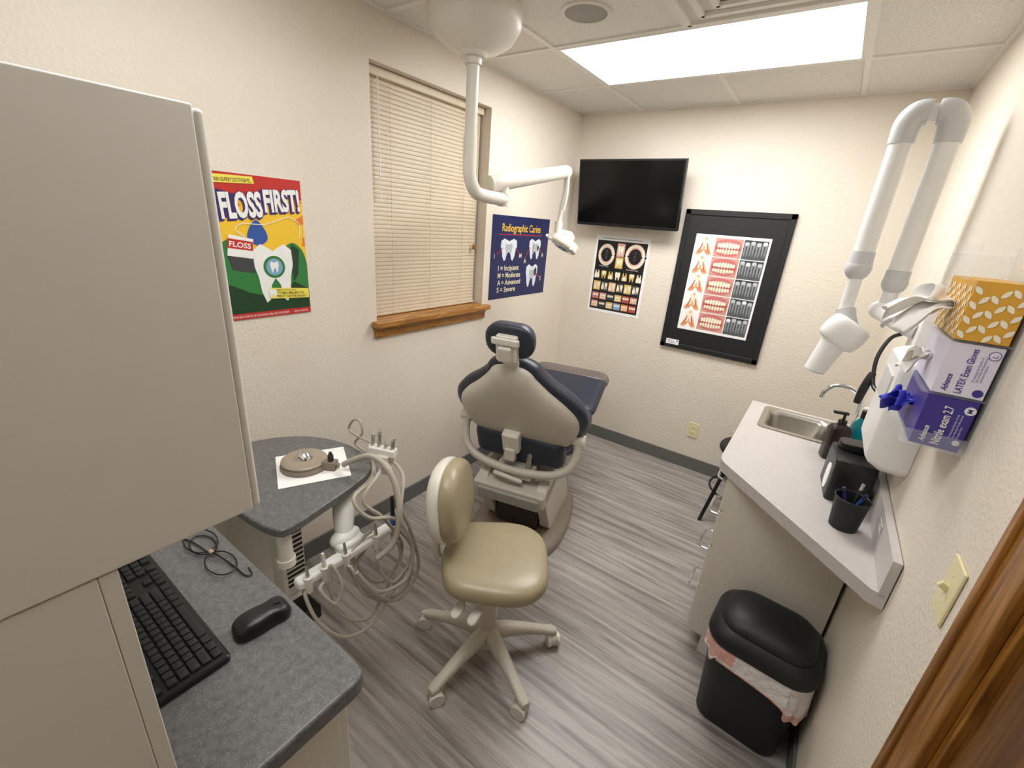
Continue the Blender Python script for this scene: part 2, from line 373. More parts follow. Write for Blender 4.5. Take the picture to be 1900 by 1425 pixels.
# dental light on ceiling
L0 = (.375, 1.6, H)
t = thing('dental_light', 'ceiling mounted dental operating light with bent pole and jointed arm', 'dental light', L0)
wb(L0).lathe([(.187, H), (.189, H - .02), (.184, H - .06), (.155, H - .105), (.11, H - .135), (.06, H - .15), (.05, H - .165), (.001, H - .165)], DENTL, (.375, 1.6, 0), seg=48).build('ceiling_mount', t)
b = wb(L0); b.cyl((.375, 1.6, 2.32), (.375, 1.6, 1.95), .026, DENTL); b.cyl((.375, 1.6, 2.29), (.375, 1.6, 2.25), .034, DENTL)
b.tube([(.375, 1.6, 2.0), (.375, 1.6, 1.9), (.375, 1.605, 1.84), (.378, 1.64, 1.785), (.382, 1.70, 1.77), (.388, 1.86, 1.765)], .029, DENTL, seg=16)
b.build('drop_pole', t)
b = wb(L0); b.cyl((.386, 1.85, 1.745), (.386, 1.85, 1.86), .022, DENTL); b.cyl((.386, 1.85, 1.735), (.386, 1.85, 1.79), .03, DENTL); b.build('pivot_joint', t)
b = wb(L0); b.tube([(.352, 1.78, 1.825), (.386, 1.9, 1.855), (.417, 2.36, 1.95)], lambda u: .040 - .006 * u, DENTL, seg=18, n=8); b.ball((.419, 2.37, 1.95), .034, DENTL); b.build('spring_arm', t)
b = wb(L0); b.tube([(.42, 2.375, 1.95), (.42, 2.378, 1.85), (.408, 2.375, 1.75), (.405, 2.37, 1.62)], .013, DENTL); b.tube([(.44, 2.36, 1.94), (.445, 2.36, 1.84), (.432, 2.36, 1.75)], .008, DENTL); b.cyl((.405, 2.37, 1.63), (.405, 2.37, 1.69), .022, DENTL); b.build('head_rod', t)
hd = M.Translation((.468, 2.35, 1.565)) @ M.Rotation(math.radians(-28), 4, 'X') @ M.Rotation(math.radians(20), 4, 'Y') @ M.Scale(.85, 4)
b = wb(L0); b.pillow(sup(.105, .075, 2.3, 32), .045, .025, DENTL, hd); b.lathe([(.035, .03), (.035, .075), (.02, .085), (.001, .085)], DENTL, T=hd, seg=20); b.build('lamp_head', t)
wb(L0).pillow(sup(.088, .06, 2.3, 32), .006, .004, CHROME, hd @ M.Translation((0, 0, -.024))).build('reflector', t)
for sx in (-1, 1):
    b = wb(L0); P = [hd @ V(p) for p in ((sx * .09, 0, .0), (sx * .115, -.005, -.01), (sx * .12, -.04, -.015), (sx * .115, -.07, -.015))]; b.tube(P, .008, WHITE); b.build('handle', t)
b = wb(L0); P = [hd @ V(p) for p in ((-.03, .0, .06), (-.03, .03, .09))] + [V((.405, 2.37, 1.635))]; b.tube(P, .016, DENTL); b.build('yoke', t)

# ------------------------------------------------------------ posters on left wall
w, hh = .36, .51
b = MB(); z1, dz_ = .0022, .0005
b.bb((0, 0, .0006), (w, hh, .0018), PAPER)
b.rect(.0, .0, w, hh, z1, I['red'])
b.rect(.0, .02, w, .44, z1 + dz_, I['orange'])
cx, cy = .2, .30
for k in range(22):
    a0, a1 = 2 * PI * k / 22, 2 * PI * (k + .6) / 22
    cl = lambda a: (min(max(cx + .3 * math.cos(a), .0), w), min(max(cy + .3 * math.sin(a), .02), .44))
    b.poly([(cx, cy), cl(a0), cl(a1)], z1 + 2 * dz_, I['gold'])
b.poly(sup(.15, .12, 2, 30, .2, .30), z1 + 3 * dz_, I['gold'])
b.poly([(.0, .372), (.0, .44), (.06, .455), (.12, .44), (.1, .37), (.045, .352)], z1 + 4 * dz_, I['purple'])
b.poly([(.02, .472), (.185, .482), (.18, .505), (.02, .50)], z1 + 5 * dz_, I['yellow'])
b.text('CAPTAIN SUPERTOOTH SAYS...', .028, .4775, .0125, z1 + 6 * dz_, I['black'], w=.148, bold=.01, rot=.05, shear=.15)
for k in range(3):
    b.text('FLOSS', .052 + .003 * k, .355 + .002 * k, .082, z1 + (5 + .1 * k) * dz_, I['purple'], w=.152, bold=.06, rot=.09, shear=.08)
    b.text('FIRST!', .203 + .003 * k, .384 + .002 * k, .074, z1 + (5 + .1 * k) * dz_, I['purple'], w=.144, bold=.06, rot=.08, shear=.08)
b.text('FLOSS', .062, .362, .080, z1 + 6 * dz_, I['white'], w=.146, bold=.04, rot=.09, shear=.08)
b.text('FIRST!', .213, .391, .072, z1 + 6 * dz_, I['white'], w=.140, bold=.04, rot=.08, shear=.08)
# plain stand-in shapes in the poster's own colours: hills of green, a white tooth, a floss carton
green = [(0, .02), (w, .02), (w, .2)] + [(p.x, p.y) for p in cat([(w, .2), (.345, .25), (.31, .28), (.275, .265), (.24, .23), (.2, .215), (.15, .235), (.09, .29), (.04, .27), (0, .2)], 5)]
b.poly([(max(0, min(w, x)), y) for x, y in green], z1 + 4 * dz_, I['green'])
b.poly([(.0, .02), (.36, .02), (.355, .1), (.3, .13), (.22, .07), (.12, .1), (.06, .13), (.0, .12)], z1 + 5 * dz_, I['dgreen'])
b.poly([(.30, .275), (.33, .255), (.32, .16), (.3, .13), (.29, .2)], z1 + 5 * dz_, I['dgreen'])
b.poly(tooth(.225, .165, .15, .22), z1 + 6 * dz_, I['white'])
b.disc(.225, .19, .042, .042, z1 + 7 * dz_, I['green']); b.disc(.225, .19, .032, .032, z1 + 8 * dz_, I['skyblue']); b.poly(tooth(.225, .19, .034, .042), z1 + 9 * dz_, I['white'])
b.poly([(p.x, p.y) for p in cat([(.175, .36), (.205, .325), (.21, .29), (.175, .27), (.14, .29), (.145, .325)], 5, True)], z1 + 5 * dz_, I['blue'])
b.poly([(.062, .235), (.15, .222), (.158, .292), (.075, .308)], z1 + 7 * dz_, I['white'])
b.poly([(.064, .262), (.152, .25), (.156, .282), (.07, .295)], z1 + 8 * dz_, I['red']); b.text('FLOSS', .072, .268, .018, z1 + 9 * dz_, I['white'], w=.074, rot=-.14, bold=.02)
b.poly([(.062, .235), (.15, .222), (.152, .17), (.075, .185)], z1 + 7 * dz_, I['dgrey'])
b.stroke([(.13, .3), (.1, .325), (.125, .345), (.2, .345), (.25, .36), (.3, .375), (.34, .35), (.335, .3)], .0025, z1 + 10 * dz_, I['white'])
b.poly([(.195, .07), (.355, .062), (.357, .1), (.197, .112)], z1 + 10 * dz_, I['yellow'])
b.text('TOMMY TOOTH SAYS,', .215, .0985, .007, z1 + 11 * dz_, I['black'], w=.09, rot=-.06)
b.text('"THEN BRUSH TO', .225, .086, .0088, z1 + 11 * dz_, I['black'], w=.11, rot=-.06, bold=.015)
b.text('FIGHT TOOTH DECAY!"', .222, .0735, .0088, z1 + 11 * dz_, I['black'], w=.125, rot=-.06, bold=.015)
b.poly(tooth(.208, .09, .03, .035), z1 + 11 * dz_, I['white'])
b.rect(0, 0, w, .022, z1 + 6 * dz_, I['red'])
b.text("A MESSAGE FROM DELTA DENTAL OF OKLAHOMA'S ORAL HEALTH PROGRAM", .015, .006, .0085, z1 + 7 * dz_, I['white'], w=.25)
b.text('DELTA DENTAL', .288, .006, .008, z1 + 7 * dz_, I['white'], w=.06)
o = b.build('wall_poster', norm=False); o.matrix_world = WL(.675, 1.244)
tag(o, 'colourful red, yellow and green FLOSS FIRST poster on left wall', 'poster')

w, hh = .678, .525
b = MB(); b.bb((0, 0, .0006), (w, hh, .0018), I['navy']); z1 = .0024
b.text('Radiographic Caries', .105, .43, .048, z1, I['gold'], w=.455, bold=.008)
b.rect(.075, .408, .58, .413, z1, I['red'])
for (tx, ty, tw, th) in ((.19, .315, .18, .14), (.505, .318, .15, .14), (.49, .135, .15, .16)):
    b.poly(tooth(tx, ty, tw, th), z1, I['tooth']); b.poly(tooth(tx, ty + .005, tw * .45, th * .5), z1 + .0005, I['lgrey'])
for q in (((.06, .285), (.12, .325)), ((.26, .325), (.32, .285)), ((.385, .26), (.44, .33)), ((.56, .33), (.6, .29)), ((.54, .15), (.6, .12))): b.stroke(q, .006, z1 + .001, I['red'], 2)
b.rect(.478, .265, .482, .37, z1 + .001, I['dgrey']); b.disc(.545, .325, .012, .02, z1 + .001, I['dgrey']); b.disc(.535, .16, .018, .03, z1 + .001, I['dgrey'])
for s_, x, y in (('I', .035, .262), ('M', .315, .262), ('A', .375, .225), ('A', .6, .262), ('S', .605, .095)): b.text(s_, x, y, .03, z1, I['cream'], bold=.01)
for k, (s_, tw) in enumerate((('I = Incipient', .235), ('M = Moderate', .26), ('A = Advanced', .265), ('S = Severe', .21))): b.text(s_, .085, .182 - .047 * k, .034, z1, I['cream'], w=tw, bold=.014)
o = b.build('wall_poster', norm=False); o.matrix_world = WL(2.262, 1.178)
tag(o, 'navy radiographic caries poster between the window and the room corner', 'poster')

# ------------------------------------------------------------ far wall: tv, posters
L0 = (.495, WY, 1.9); T = M.Translation((.495, 3.115, 1.905)) @ M.Rotation(math.radians(9.5), 4, 'X')
t = thing('television', 'black flat screen television tilted down from far wall', 'television', L0)
b = MB(M.Translation(-V(L0)) @ T); b.box((0, 0, 0), (.742, .04, .432), BLACK); b.box((0, .035, -.03), (.5, .04, .26), BLACK); b.build('casing', t, bev=.004)
b = MB(M.Translation(-V(L0)) @ T); b.bb((-.36, -.0215, -.195), (.36, -.0205, .205), SCREEN); b.build('screen', t)
b = wb(L0); b.bb((.37, 3.238, 1.8), (.62, 3.249, 2.02), BLACKM); b.bb((.42, 3.14, 1.83), (.45, 3.24, 1.98), BLACKM); b.bb((.54, 3.14, 1.83), (.57, 3.24, 1.98), BLACKM); b.build('wall_mount', t)

x0, w, hh = .245, .425, .573
b = MB(); b.bb((0, 0, .0006), (w, hh, .0018), PAPER); z1 = .0024
b.rect(.018, .022, w - .018, hh - .035, z1, I['black'])
b.rect(.06, hh - .023, w - .06, hh - .016, z1 + .0005, I['lgrey'])
for cx, cy, rx, ry in ((.1, .435, .058, .070), (.325, .44, .068, .078)):
    for q_, m_, zz in ((1.14, 'pink', .0006), (.80, 'pink', .0008), (.72, 'black', .0009)):
        b.disc(cx, cy, rx * q_, ry * q_, z1 + zz, I[m_], 30)
    b.rect(cx - rx * 1.3, cy - .006, cx + rx * 1.3, cy + .006, z1 + .0011, I['black'])
    for k in range(24):
        a = 2 * PI * (k + .5) / 24
        if abs(math.sin(a)) < .12: continue
        b.disc(cx + rx * .96 * math.cos(a), cy + ry * .96 * math.sin(a), .0108, .0108, z1 + .0014, I['teeth'], 10)
    for k in range(5): b.rect(cx - .006, cy + .03 - .014 * k, cx + .006, cy + .033 - .014 * k, z1 + .0014, I['grey'])
b.text('Primary Teeth', .055, .347, .009, z1 + .001, I['white']); b.text('Permanent Teeth', .275, .340, .009, z1 + .001, I['white'])
b.rect(.18, .43, .24, .525, z1 + .0006, I['pink']); b.poly(tooth(.21, .475, .045, .07), z1 + .001, I['teeth'])
b.rect(.18, .345, .24, .425, z1 + .0006, I['amber']); b.poly(tooth(.21, .385, .045, .06), z1 + .001, I['cream'])
for k in range(7):
    x = .045 + .056 * k
    b.poly(tooth(x, .288, .042, .062, 1 if k % 2 else -1), z1 + .0006, I['amber' if k % 3 else 'teeth']); b.disc(x, .288 + (.014 if k % 2 else -.014), .014, .014, z1 + .001, I['teeth'], 12)
for k, c in enumerate(('amber', 'teeth', 'peach', 'teeth', 'amber', 'pink')):
    x = .028 + .063 * k
    b.rect(x, .168, x + .056, .236, z1 + .0006, I['dgrey' if k % 2 else c])
    for j in range(2): b.poly(tooth(x + .015 + .026 * j, .202, .021, .055, 1 if j else -1), z1 + .001, I['teeth' if k % 2 else 'cream'])
for r_, y in ((0, .1), (1, .036)):
    for k, c in enumerate(('gum', 'lip', 'dgrey', 'amber', 'rose', 'gum') if r_ == 0 else ('lip', 'dgrey', 'amber', 'skyblue', 'orange', 'rose')):
        x = .028 + .0625 * k; b.rect(x, y, x + .055, y + .05, z1 + .0006, I[c])
        for j in range(4):
            b.disc(x + .01 + .012 * j, y + .031, .0056, .010, z1 + .001, I['teeth'], 8)
            if (k + r_) % 2: b.disc(x + .01 + .012 * j, y + .013, .005, .008, z1 + .001, I['cream'], 8)
o = b.build('wall_poster', norm=False); o.matrix_world = WF(x0, 1.053)
tag(o, 'black poster of tooth pictures with white border under television', 'poster')

L0 = (1.198, WY, .9)
t = thing('display_board', 'large black framed display board on far wall', 'board', L0)
b = wb(L0); b.bb((.895, WY - .016, .92), (1.50, WY - .001, 1.82), BLACKM); b.build('backing', t)
b = wb(L0)
for p, q in (((.875, .9), (.91, 1.838)), ((1.487, .9), (1.522, 1.838)), ((.875, .9), (1.522, .935)), ((.875, 1.803), (1.522, 1.838))): b.bb((p[0], WY - .022, p[1]), (q[0], WY - .001, q[1]), BLACKM)
b.build('frame', t, bev=.004)
b = wb(L0); b.bb((.915, WY - .0235, .925), (1.005, WY - .022, .962), PAPER)
for k in range(3): b.bb((.925, WY - .024, .934 + .009 * k), (.985 - .01 * k, WY - .0234, .937 + .009 * k), I['grey'])
b.bb((.988, WY - .024, .945), (1.0, WY - .0234, .957), I['skyblue']); b.build('paper_sticker', t)
w, hh = .45, .642
b = MB(); b.bb((0, 0, .0004), (w, hh, .0014), PAPER); z1 = .002
for r in range(5):
    y0, y1 = .018 + r * .1225, .018 + r * .1225 + .117
    # drawing
    b.poly([(p.x, p.y) for p in cat([(.015, y0 + .01), (.04, y0 + .06), (.06, y1 - .005), (.075, y1 - .005), (.095, y0 + .06), (.115, y0 + .01), (.09, y0 + .004), (.065, y0 + .03), (.04, y0 + .004)], 4, True)], z1, I['peach'])
    b.poly(tooth(.065, y0 + .07, .05, .075), z1 + .0005, I['teeth'])
    b.stroke([(.03, y0 + .015), (.045, y0 + .05), (.05, y0 + .08)], .006, z1 + .001, I['rose']); b.stroke([(.1, y0 + .015), (.085, y0 + .05), (.08, y0 + .08)], .006, z1 + .001, I['rose'])
    b.stroke([(.045, y0 + .012), (.055, y0 + .035)], .008, z1 + .001, I['orange'], 2); b.stroke([(.085, y0 + .012), (.077, y0 + .035)], .008, z1 + .001, I['orange'], 2)
    # mouth photograph
    b.rect(.128, y0, .294, y1, z1, I['lip'])
    b.poly(sup(.079, .053, 2.6, 28, .211, y0 + .059), z1 + .0004, I['gum'])
    b.poly(sup(.074, .030, 2.4, 28, .211, y0 + .056), z1 + .0006, I['rose'])
    for k in range(8):
        d_ = k - 3.5; x = .211 + d_ * .0178 * (1 - .015 * abs(d_)); hgt = .0285 - abs(d_) * .0026 - (.003 * (r % 2))
        b.poly(sup(.0080, hgt * .74, 2.6, 16, x, y0 + .074 - abs(d_) * .0006), z1 + .001, I['teeth'])
        b.poly(sup(.0073, hgt * .60, 2.6, 16, x, y0 + .035 + abs(d_) * .001), z1 + .0012, I['cream'])
    # radiograph
    b.rect(.3, y0, .438, y1, z1, I['dgrey'])
    b.poly([(.3, y0), (.438, y0), (.438, y0 + .05), (.4, y0 + .058), (.36, y0 + .046), (.33, y0 + .056), (.3, y0 + .05)], z1 + .0003, I['film'])
    for k in range(4):
        x = .318 + .034 * k; dy_ = .006 * ((k + r) % 2)
        b.poly(tooth(x, y0 + .06 + dy_, .030, .09), z1 + .0006, I['filmtooth']); b.poly(tooth(x, y0 + .057 + dy_, .010, .05), z1 + .001, I['film'])
        b.poly(sup(.0125, .011, 2.6, 14, x, y0 + .094 + dy_), z1 + .0012, I['white' if (k * 2 + r) % 5 == 0 else 'filmcrown'])
o = b.build('paper_chart', norm=False); o.matrix_world = WF(.972, 1.047, WY - .0162)
tag(o, 'white chart of gum photographs and radiographs mounted on the black board', 'chart')

q = PY(1286, 798, WY); t = thing('wall_outlet', 'ivory electrical outlet low on far wall', 'outlet', mw=WF(q.x, q.z))
MB().bb((-.036, -.058, .0005), (.036, .058, .006), IVORY).build('cover_plate', t, bev=.003)
for s_ in (-1, 1):
    b = MB(); b.prism(sup(.017, .0145, 3, 20, 0, s_ * .021), .005, .0085, IVORY)
    for x in (-.006, .006): b.bb((x - .0012, s_ * .021 - .002, .0085), (x + .0012, s_ * .021 + .007, .009), BLACK)
    b.build('socket', t)
q = PX(1765, 1096, WX); t = thing('light_switch', 'ivory toggle light switch on right wall by door', 'switch', mw=WR(q.y, q.z))
MB().bb((-.036, -.058, .0005), (.036, .058, .006), IVORY).build('cover_plate', t, bev=.003)
MB().box((0, .004, .011), (.009, .012, .016), IVORY, M.Rotation(-.5, 3, 'X')).build('toggle', t, bev=.002)
for s_ in (-1, 1): MB().cyl((0, s_ * .03, .006), (0, s_ * .03, .007), .003, IVORY, seg=10).build('screw', t)

# ------------------------------------------------------------ left cabinetry
ZC = .80
L0 = (.6, .1, 0)
t = thing('base_cabinet', 'cream base cabinet under the dark desk worktop', 'cabinet', L0)
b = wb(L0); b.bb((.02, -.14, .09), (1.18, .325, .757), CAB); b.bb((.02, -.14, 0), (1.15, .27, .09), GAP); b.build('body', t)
wb(L0).bb((1.1805, -.14, .09), (1.195, .325, .757), CAB).build('side_panel', t, bev=.002)
for k in range(2):
    d = wb(L0).bb((.03 + k * .575, .327, .1), (.595 + k * .575 + (.02 if k else 0), .346, .745), CAB).build('door', t, bev=.003)
    wb(L0).tube([(.56 + k * .08, .345, .6), (.56 + k * .08, .37, .6), (.56 + k * .08, .37, .7), (.56 + k * .08, .345, .7)], .004, STEEL, n=3).build('handle', d)
o = MB().prism([(0.002, -.14), (1.224, -.14), (1.224, .345)] + [(1.194 + .03 * math.cos(a), .35 + .03 * math.sin(a)) for a in (.3, .8, 1.2)] + [(1.185, .38), (.002, .38)], ZC - .042, ZC, DARKTOP).build('desk_worktop', bev=.008)
tag(o, 'dark grey speckled desk worktop holding the keyboard and mouse', 'worktop')
L0 = (.6, .05, ZC)
t = thing('overhead_cabinet', 'large cream overhead cabinet in the left foreground above desk', 'cabinet', L0)
b = wb(L0); b.bb((.003, -.14, 1.245), (1.17, .2375, 1.762), CAB); b.build('upper_body', t, bev=.0025)
for k in range(2): wb(L0).bb((.01 + k * .58, .2377, 1.2455), (.585 + k * .58 + (.0045 if k else 0), .2488, 1.759), CAB).build('door', t, bev=.005)
b = wb(L0); b.bb((.003, -.14, ZC + .001), (1.168, .062, 1.2425), CAB); b.build('lower_section', t, bev=.002)
b = wb(L0); b.bb((.003, .0623, ZC + .001), (1.168, .081, 1.2425), CAB); b.build('front_panel', t, bev=.0015)

# keyboard
L0 = (.772, .157, ZC)
t = thing('keyboard', 'black computer keyboard pushed under the overhead cabinet', 'keyboard', L0, PI)
b = MB(); b.loft([[(p[0], p[1], zz) for p in rrect(0, 0, w_, d_, .008)] for w_, d_, zz in ((.438, .132, .0005), (.444, .138, .004), (.444, .138, .013), (.438, .132, .0165))], BLACK); b.build('case', t)
km = {}
def key(x, y, u, v=1):
    if (u, v) not in km:
        bb = MB(); a, c = u * .0188 - .0016, v * .0188 - .0016
        bb.loft([[(p[0], p[1], zz) for p in rrect(0, 0, a - i_, c - i_, .0015, 2)] for i_, zz in ((0, 0), (.0005, .003), (.003, .006), (.004, .0062))], KEYM)
        o = bb.build('key', t); km[(u, v)] = o
    else:
        o = km[(u, v)].copy(); C.objects.link(o); o.parent = t
    o.location = (x, y, .0164)
U = .0188; xs = -.21
rows = [[1.25, 1.25, 1.25, 6.25, 1.25, 1.25, 1.25, 1.25], [2.25] + [1] * 10 + [2.75], [1.75] + [1] * 11 + [2.25], [1.5] + [1] * 12 + [1.5], [1] * 13 + [2]]
for r, ws in enumerate(rows):
    x = xs; y = -.051 + r * U
    for u in ws: key(x + u * U / 2, y, u); x += u * U
y = -.051 + 5 * U + .006
for k in [0] + [2, 3, 4, 5] + [6.5, 7.5, 8.5, 9.5] + [11, 12, 13, 14]: key(xs + (k + .5) * U, y, 1)
x = xs + 15 * U + .006
for k in range(3):
    key(x + (k + .5) * U, -.051, 1)
    if k == 1: key(x + (k + .5) * U, -.051 + U, 1)
    for r in (3, 4): key(x + (k + .5) * U, -.051 + r * U, 1)
x += 3 * U + .006
for k in range(4):
    for r in range(5):
        if not (r == 0 and k == 1): key(x + (k + .5) * U, -.051 + r * U, 1)
# mouse
L0 = (.953, .305, ZC)
t = thing('computer_mouse', 'black computer mouse on the dark desk worktop', 'mouse', L0, math.radians(-6))
mo = [(p.x, p.y) for p in cat([(.0, -.056), (.024, -.05), (.031, -.02), (.028, .015), (.03, .04), (.02, .055), (0, .058), (-.02, .055), (-.03, .04), (-.028, .015), (-.031, -.02), (-.024, -.05)], 4, True)]
MB(M.Translation((0, 0, .008))).pillow(mo, .028, .0075, BLACK, prof=[(1, 0), (.99, .25), (.95, .5), (.86, .75), (.7, .9), (.45, .98), (.2, 1)]).build('shell', t)
MB().cyl((-.004, .032, .027), (.004, .032, .027), .011, BLACKM, seg=16).build('scroll_wheel', t)
b = wb(L0)
b.T = t.rotation_euler.to_matrix().to_4x4().inverted() @ b.T
ctr = V((.655, .325, ZC + .006))
pts = [(.48, .27, ZC + .004), (.56, .31, ZC + .004)]
for k in range(3):
    for a in range(8):
        th = 2 * PI * a / 8; s_ = 1 if k % 2 == 0 else -1
        pts.append((ctr.x + s_ * (.05 - .048 * math.cos(th)) * (1 + .1 * k) * -1, ctr.y + .026 * math.sin(th) * (1 + .15 * k), ZC + .005 + .004 * k))
pts += [(.66, .325, ZC + .012), (.73, .34, ZC + .005), (.79, .345, ZC + .004), (.80, .357, ZC + .004), (.77, .362, ZC + .004)]
b.tube(pts, .0019, BLACK, seg=6, n=5); b.build('cord', t)
b = wb(L0); b.T = t.rotation_euler.to_matrix().to_4x4().inverted() @ b.T
b.ball((.655, .325, ZC + .012), (.009, .006, .006), mat('tan_tie', '#b59a78', .6), 10); b.build('cord_tie', t)

# ------------------------------------------------------------ delivery cart
L0 = (.30, .62, 0)
t = thing('delivery_cart', 'white dental delivery cart with rounded dark tabletop and hanging hoses', 'dental cart', L0)
out = [(p.x, p.y) for p in cat([(.13, .52), (.115, .64), (.155, .76), (.235, .85), (.34, .90), (.45, .915), (.55, .90), (.617, .845), (.652, .75), (.678, .63), (.697, .52), (.678, .478), (.56, .455), (.35, .45), (.18, .46)], 5, True)]
wb(L0).prism(out, ZC - .03, ZC, DARKTOP).build('tabletop', t, bev=.007)
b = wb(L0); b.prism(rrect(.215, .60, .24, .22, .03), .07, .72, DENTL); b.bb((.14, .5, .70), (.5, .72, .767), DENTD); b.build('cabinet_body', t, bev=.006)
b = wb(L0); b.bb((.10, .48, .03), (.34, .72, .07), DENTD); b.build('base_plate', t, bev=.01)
for x in (.13, .31):
    for y in (.51, .69): wb(L0).cyl((x - .012, y, .0255), (x + .012, y, .0255), .025, BLACK).build('caster', t)
b = wb(L0); b.box((.565, .555, .61), (.085, .075, .31), DENTL); b.build('vent_housing', t, bev=.012)
b = wb(L0)
for k in range(13): b.bb((.6072, .527, .50 + .018 * k), (.6092, .585, .509 + .018 * k), GAP)
b.build('vent_slots', t)
b = wb(L0); b.cyl((.662, .505, .67), (.662, .505, .77), .022, DENTL); b.cyl((.662, .505, .65), (.662, .505, .675), .027, DENTL); b.build('support_post', t)
b = wb(L0); b.tube([(.52, .80, .762), (.575, .765, .735), (.63, .725, .69), (.665, .70, .64)], lambda u: .028 + .008 * math.sin(PI * u), WHITE, seg=18); b.ball((.67, .70, .632), (.034, .055, .03), WHITE); b.build('swivel_arm', t)
b = wb(L0); b.box((.712, .70, .60), (.04, .40, .034), WHITE); b.box((.695, .70, .618), (.045, .10, .038), WHITE); b.build('instrument_bar', t, bev=.012, seg=4)
for k, (y, top, c, r) in enumerate(((.53, .665, STEEL, .006), (.585, .67, DENTL, .007), (.66, .66, STEEL, .006), (.78, .665, STEEL, .007), (.855, .735, BLACK, .009))):
    b = wb(L0); b.cyl((.728, y, .565), (.728, y, .621), .011, DENTL, r1=.014); b.cyl((.728, y, .62), (.724, y, top), r, c, r1=r * .7)
    if k == 4: b.cyl((.728, y, .625), (.727, y, .65), .012, I['blue'])
    b.build('handpiece', t)
b = wb(L0); b.box((.588, .93, .835), (.105, .036, .03), WHITE, M.Rotation(.35, 3, 'Z')); b.tube([(.53, .87, .765), (.545, .91, .785), (.56, .92, .83)], .016, DENTL); b.box((.60, .925, .79), (.05, .04, .075), DENTL, M.Rotation(.35, 3, 'Z')); b.build('upper_holder', t, bev=.008)
for k in range(4):
    x, y = .546 + .026 * k, .916 + .0095 * k
    b = wb(L0); b.cyl((x, y, .80), (x, y, .85), .0105, DENTL, r1=.013); b.cyl((x, y, .85), (x + .006, y, .877 + .018 * ((k + 1) % 3)), .0078, STEEL, r1=.006); b.cyl((x + .006, y, .872 + .018 * ((k + 1) % 3)), (x + .016, y - .004, .888 + .018 * ((k + 1) % 3)), .007, STEEL, r1=.0075); b.build('syringe', t)
def hose(pts, r=.0062):
    wb(L0).tube(pts, r, HOSE, seg=8, n=7).build('hose', t)
X_ = .735
hp = lambda *a: [PX(x, y, X_ + d) for x, y, d in a]
hose([V((.546, .916, .80))] + hp((690, 890, -.08), (656, 925, -.02), (684, 960, .02), (735, 964, .04), (764, 1012, .05), (756, 1082, .04), (706, 1114, .03), (656, 1068, -.02), (690, 1000, -.02)))
hose([V((.572, .9255, .80))] + hp((724, 870, -.05), (738, 930, .03), (762, 985, .06), (776, 1055, .06), (738, 1112, .05), (682, 1096, .04), (644, 1045, 0), (672, 1000, -.02), (690, 985, -.01)))
hose([V((.598, .935, .80))] + hp((702, 880, -.03), (674, 930, .0), (712, 962, .02), (746, 1012, .01), (725, 1066, 0), (690, 1078, -.02), (650, 1030, -.03)))
hose([V((.624, .9445, .80))] + hp((748, 885, 0), (744, 960, .06), (766, 1015, .07), (754, 1072, .07), (702, 1098, .06), (662, 1062, .04)))
hose([V((.728, .53, .565))] + hp((566, 1105, 0), (592, 1155, .03), (640, 1182, .05), (692, 1156, .05), (728, 1094, .04), (744, 1030, .02), (725, 985, 0)), .0056)
hose([V((.728, .585, .565))] + hp((594, 1095, .02), (622, 1120, .04), (634, 1085, .04), (612, 1050, .02), (626, 1135, .03), (684, 1146, .03), (726, 1075, .02)), .0056)
hose([V((.728, .66, .565))] + hp((652, 1055, .02), (680, 1106, .04), (729, 1096, .03), (764, 1030, .01)), .0056)
hose([V((.728, .78, .565))] + hp((702, 1050, .02), (730, 1080, .04), (766, 1025, .03), (740, 982, .01)), .0056)
hose([V((.555, .93, .845)), PY(650, 800, .94), PY(655, 780, .94), PY(668, 782, .94), PY(672, 804, .94), PY(660, 825, .94), V((.56, .94, .78))], .005)
p0 = M.Translation((.43, .715, ZC + .002)) @ M.Rotation(.55, 4, 'Z') @ V((.127, 0, .016))
wb(L0).tube([p0 + V((.014, .006, .006)), p0 + V((.035, .015, .022)), PX(684, 846, .64), PX(712, 862, .69), PX(734, 900, .745), PX(741, 950, .785), PX(732, 1004, .785), PX(700, 1036, .765)], .0105, HOSE, seg=12, n=8).build('hose', t)
b = wb(L0); b.bb((.615, .50, .40), (.70, .58, .455), BLACK); b.build('power_box', t, bev=.008)

# paper + foot control on tabletop
b = MB(); q = [PZ(x, y, ZC + .001) for x, y in ((511, 848), (637, 829), (652, 882), (516, 908))]
b.poly([(p.x, p.y) for p in q], ZC + .0008, PAPER); b.poly([(p.x, p.y) for p in q], ZC + .0016, PAPER)
tag(b.build('paper_sheet', norm=False), 'white paper towel spread on the dark cart tabletop', 'paper')
L0 = (.43, .715, ZC + .002)
t = thing('foot_control', 'round taupe foot control disc lying on white paper', 'foot control', L0)
MB().lathe([(.001, .0), (.078, .0), (.080, .008), (.074, .018), (.062, .022), (.060, .0225)], TAUPE, seg=40).build('base_ring', t)
MB().lathe([(.074, .0205), (.076, .026), (.070, .031), (.057, .0325), (.03, .0335), (.001, .034)], mat('foot_disc', '#9c8f7d', .35), seg=40).build('pedal_disc', t)
b = MB(); b.lathe([(.03, .033), (.026, .042), (.012, .056), (.001, .058)], CHROME, seg=24); b.build('chrome_cap', t)
b = MB(M.Rotation(.55, 4, 'Z')); b.box((.09, 0, .016), (.05, .035, .03), TAUPE); b.cyl((.096, 0, .03), (.096, 0, .055), .010, BROWN); b.cyl((.096, 0, .055), (.096, 0, .066), .006, BROWN); b.cyl((.11, 0, .016), (.125, 0, .016), .0095, TAUPE); b.build('connector', t, bev=.002)

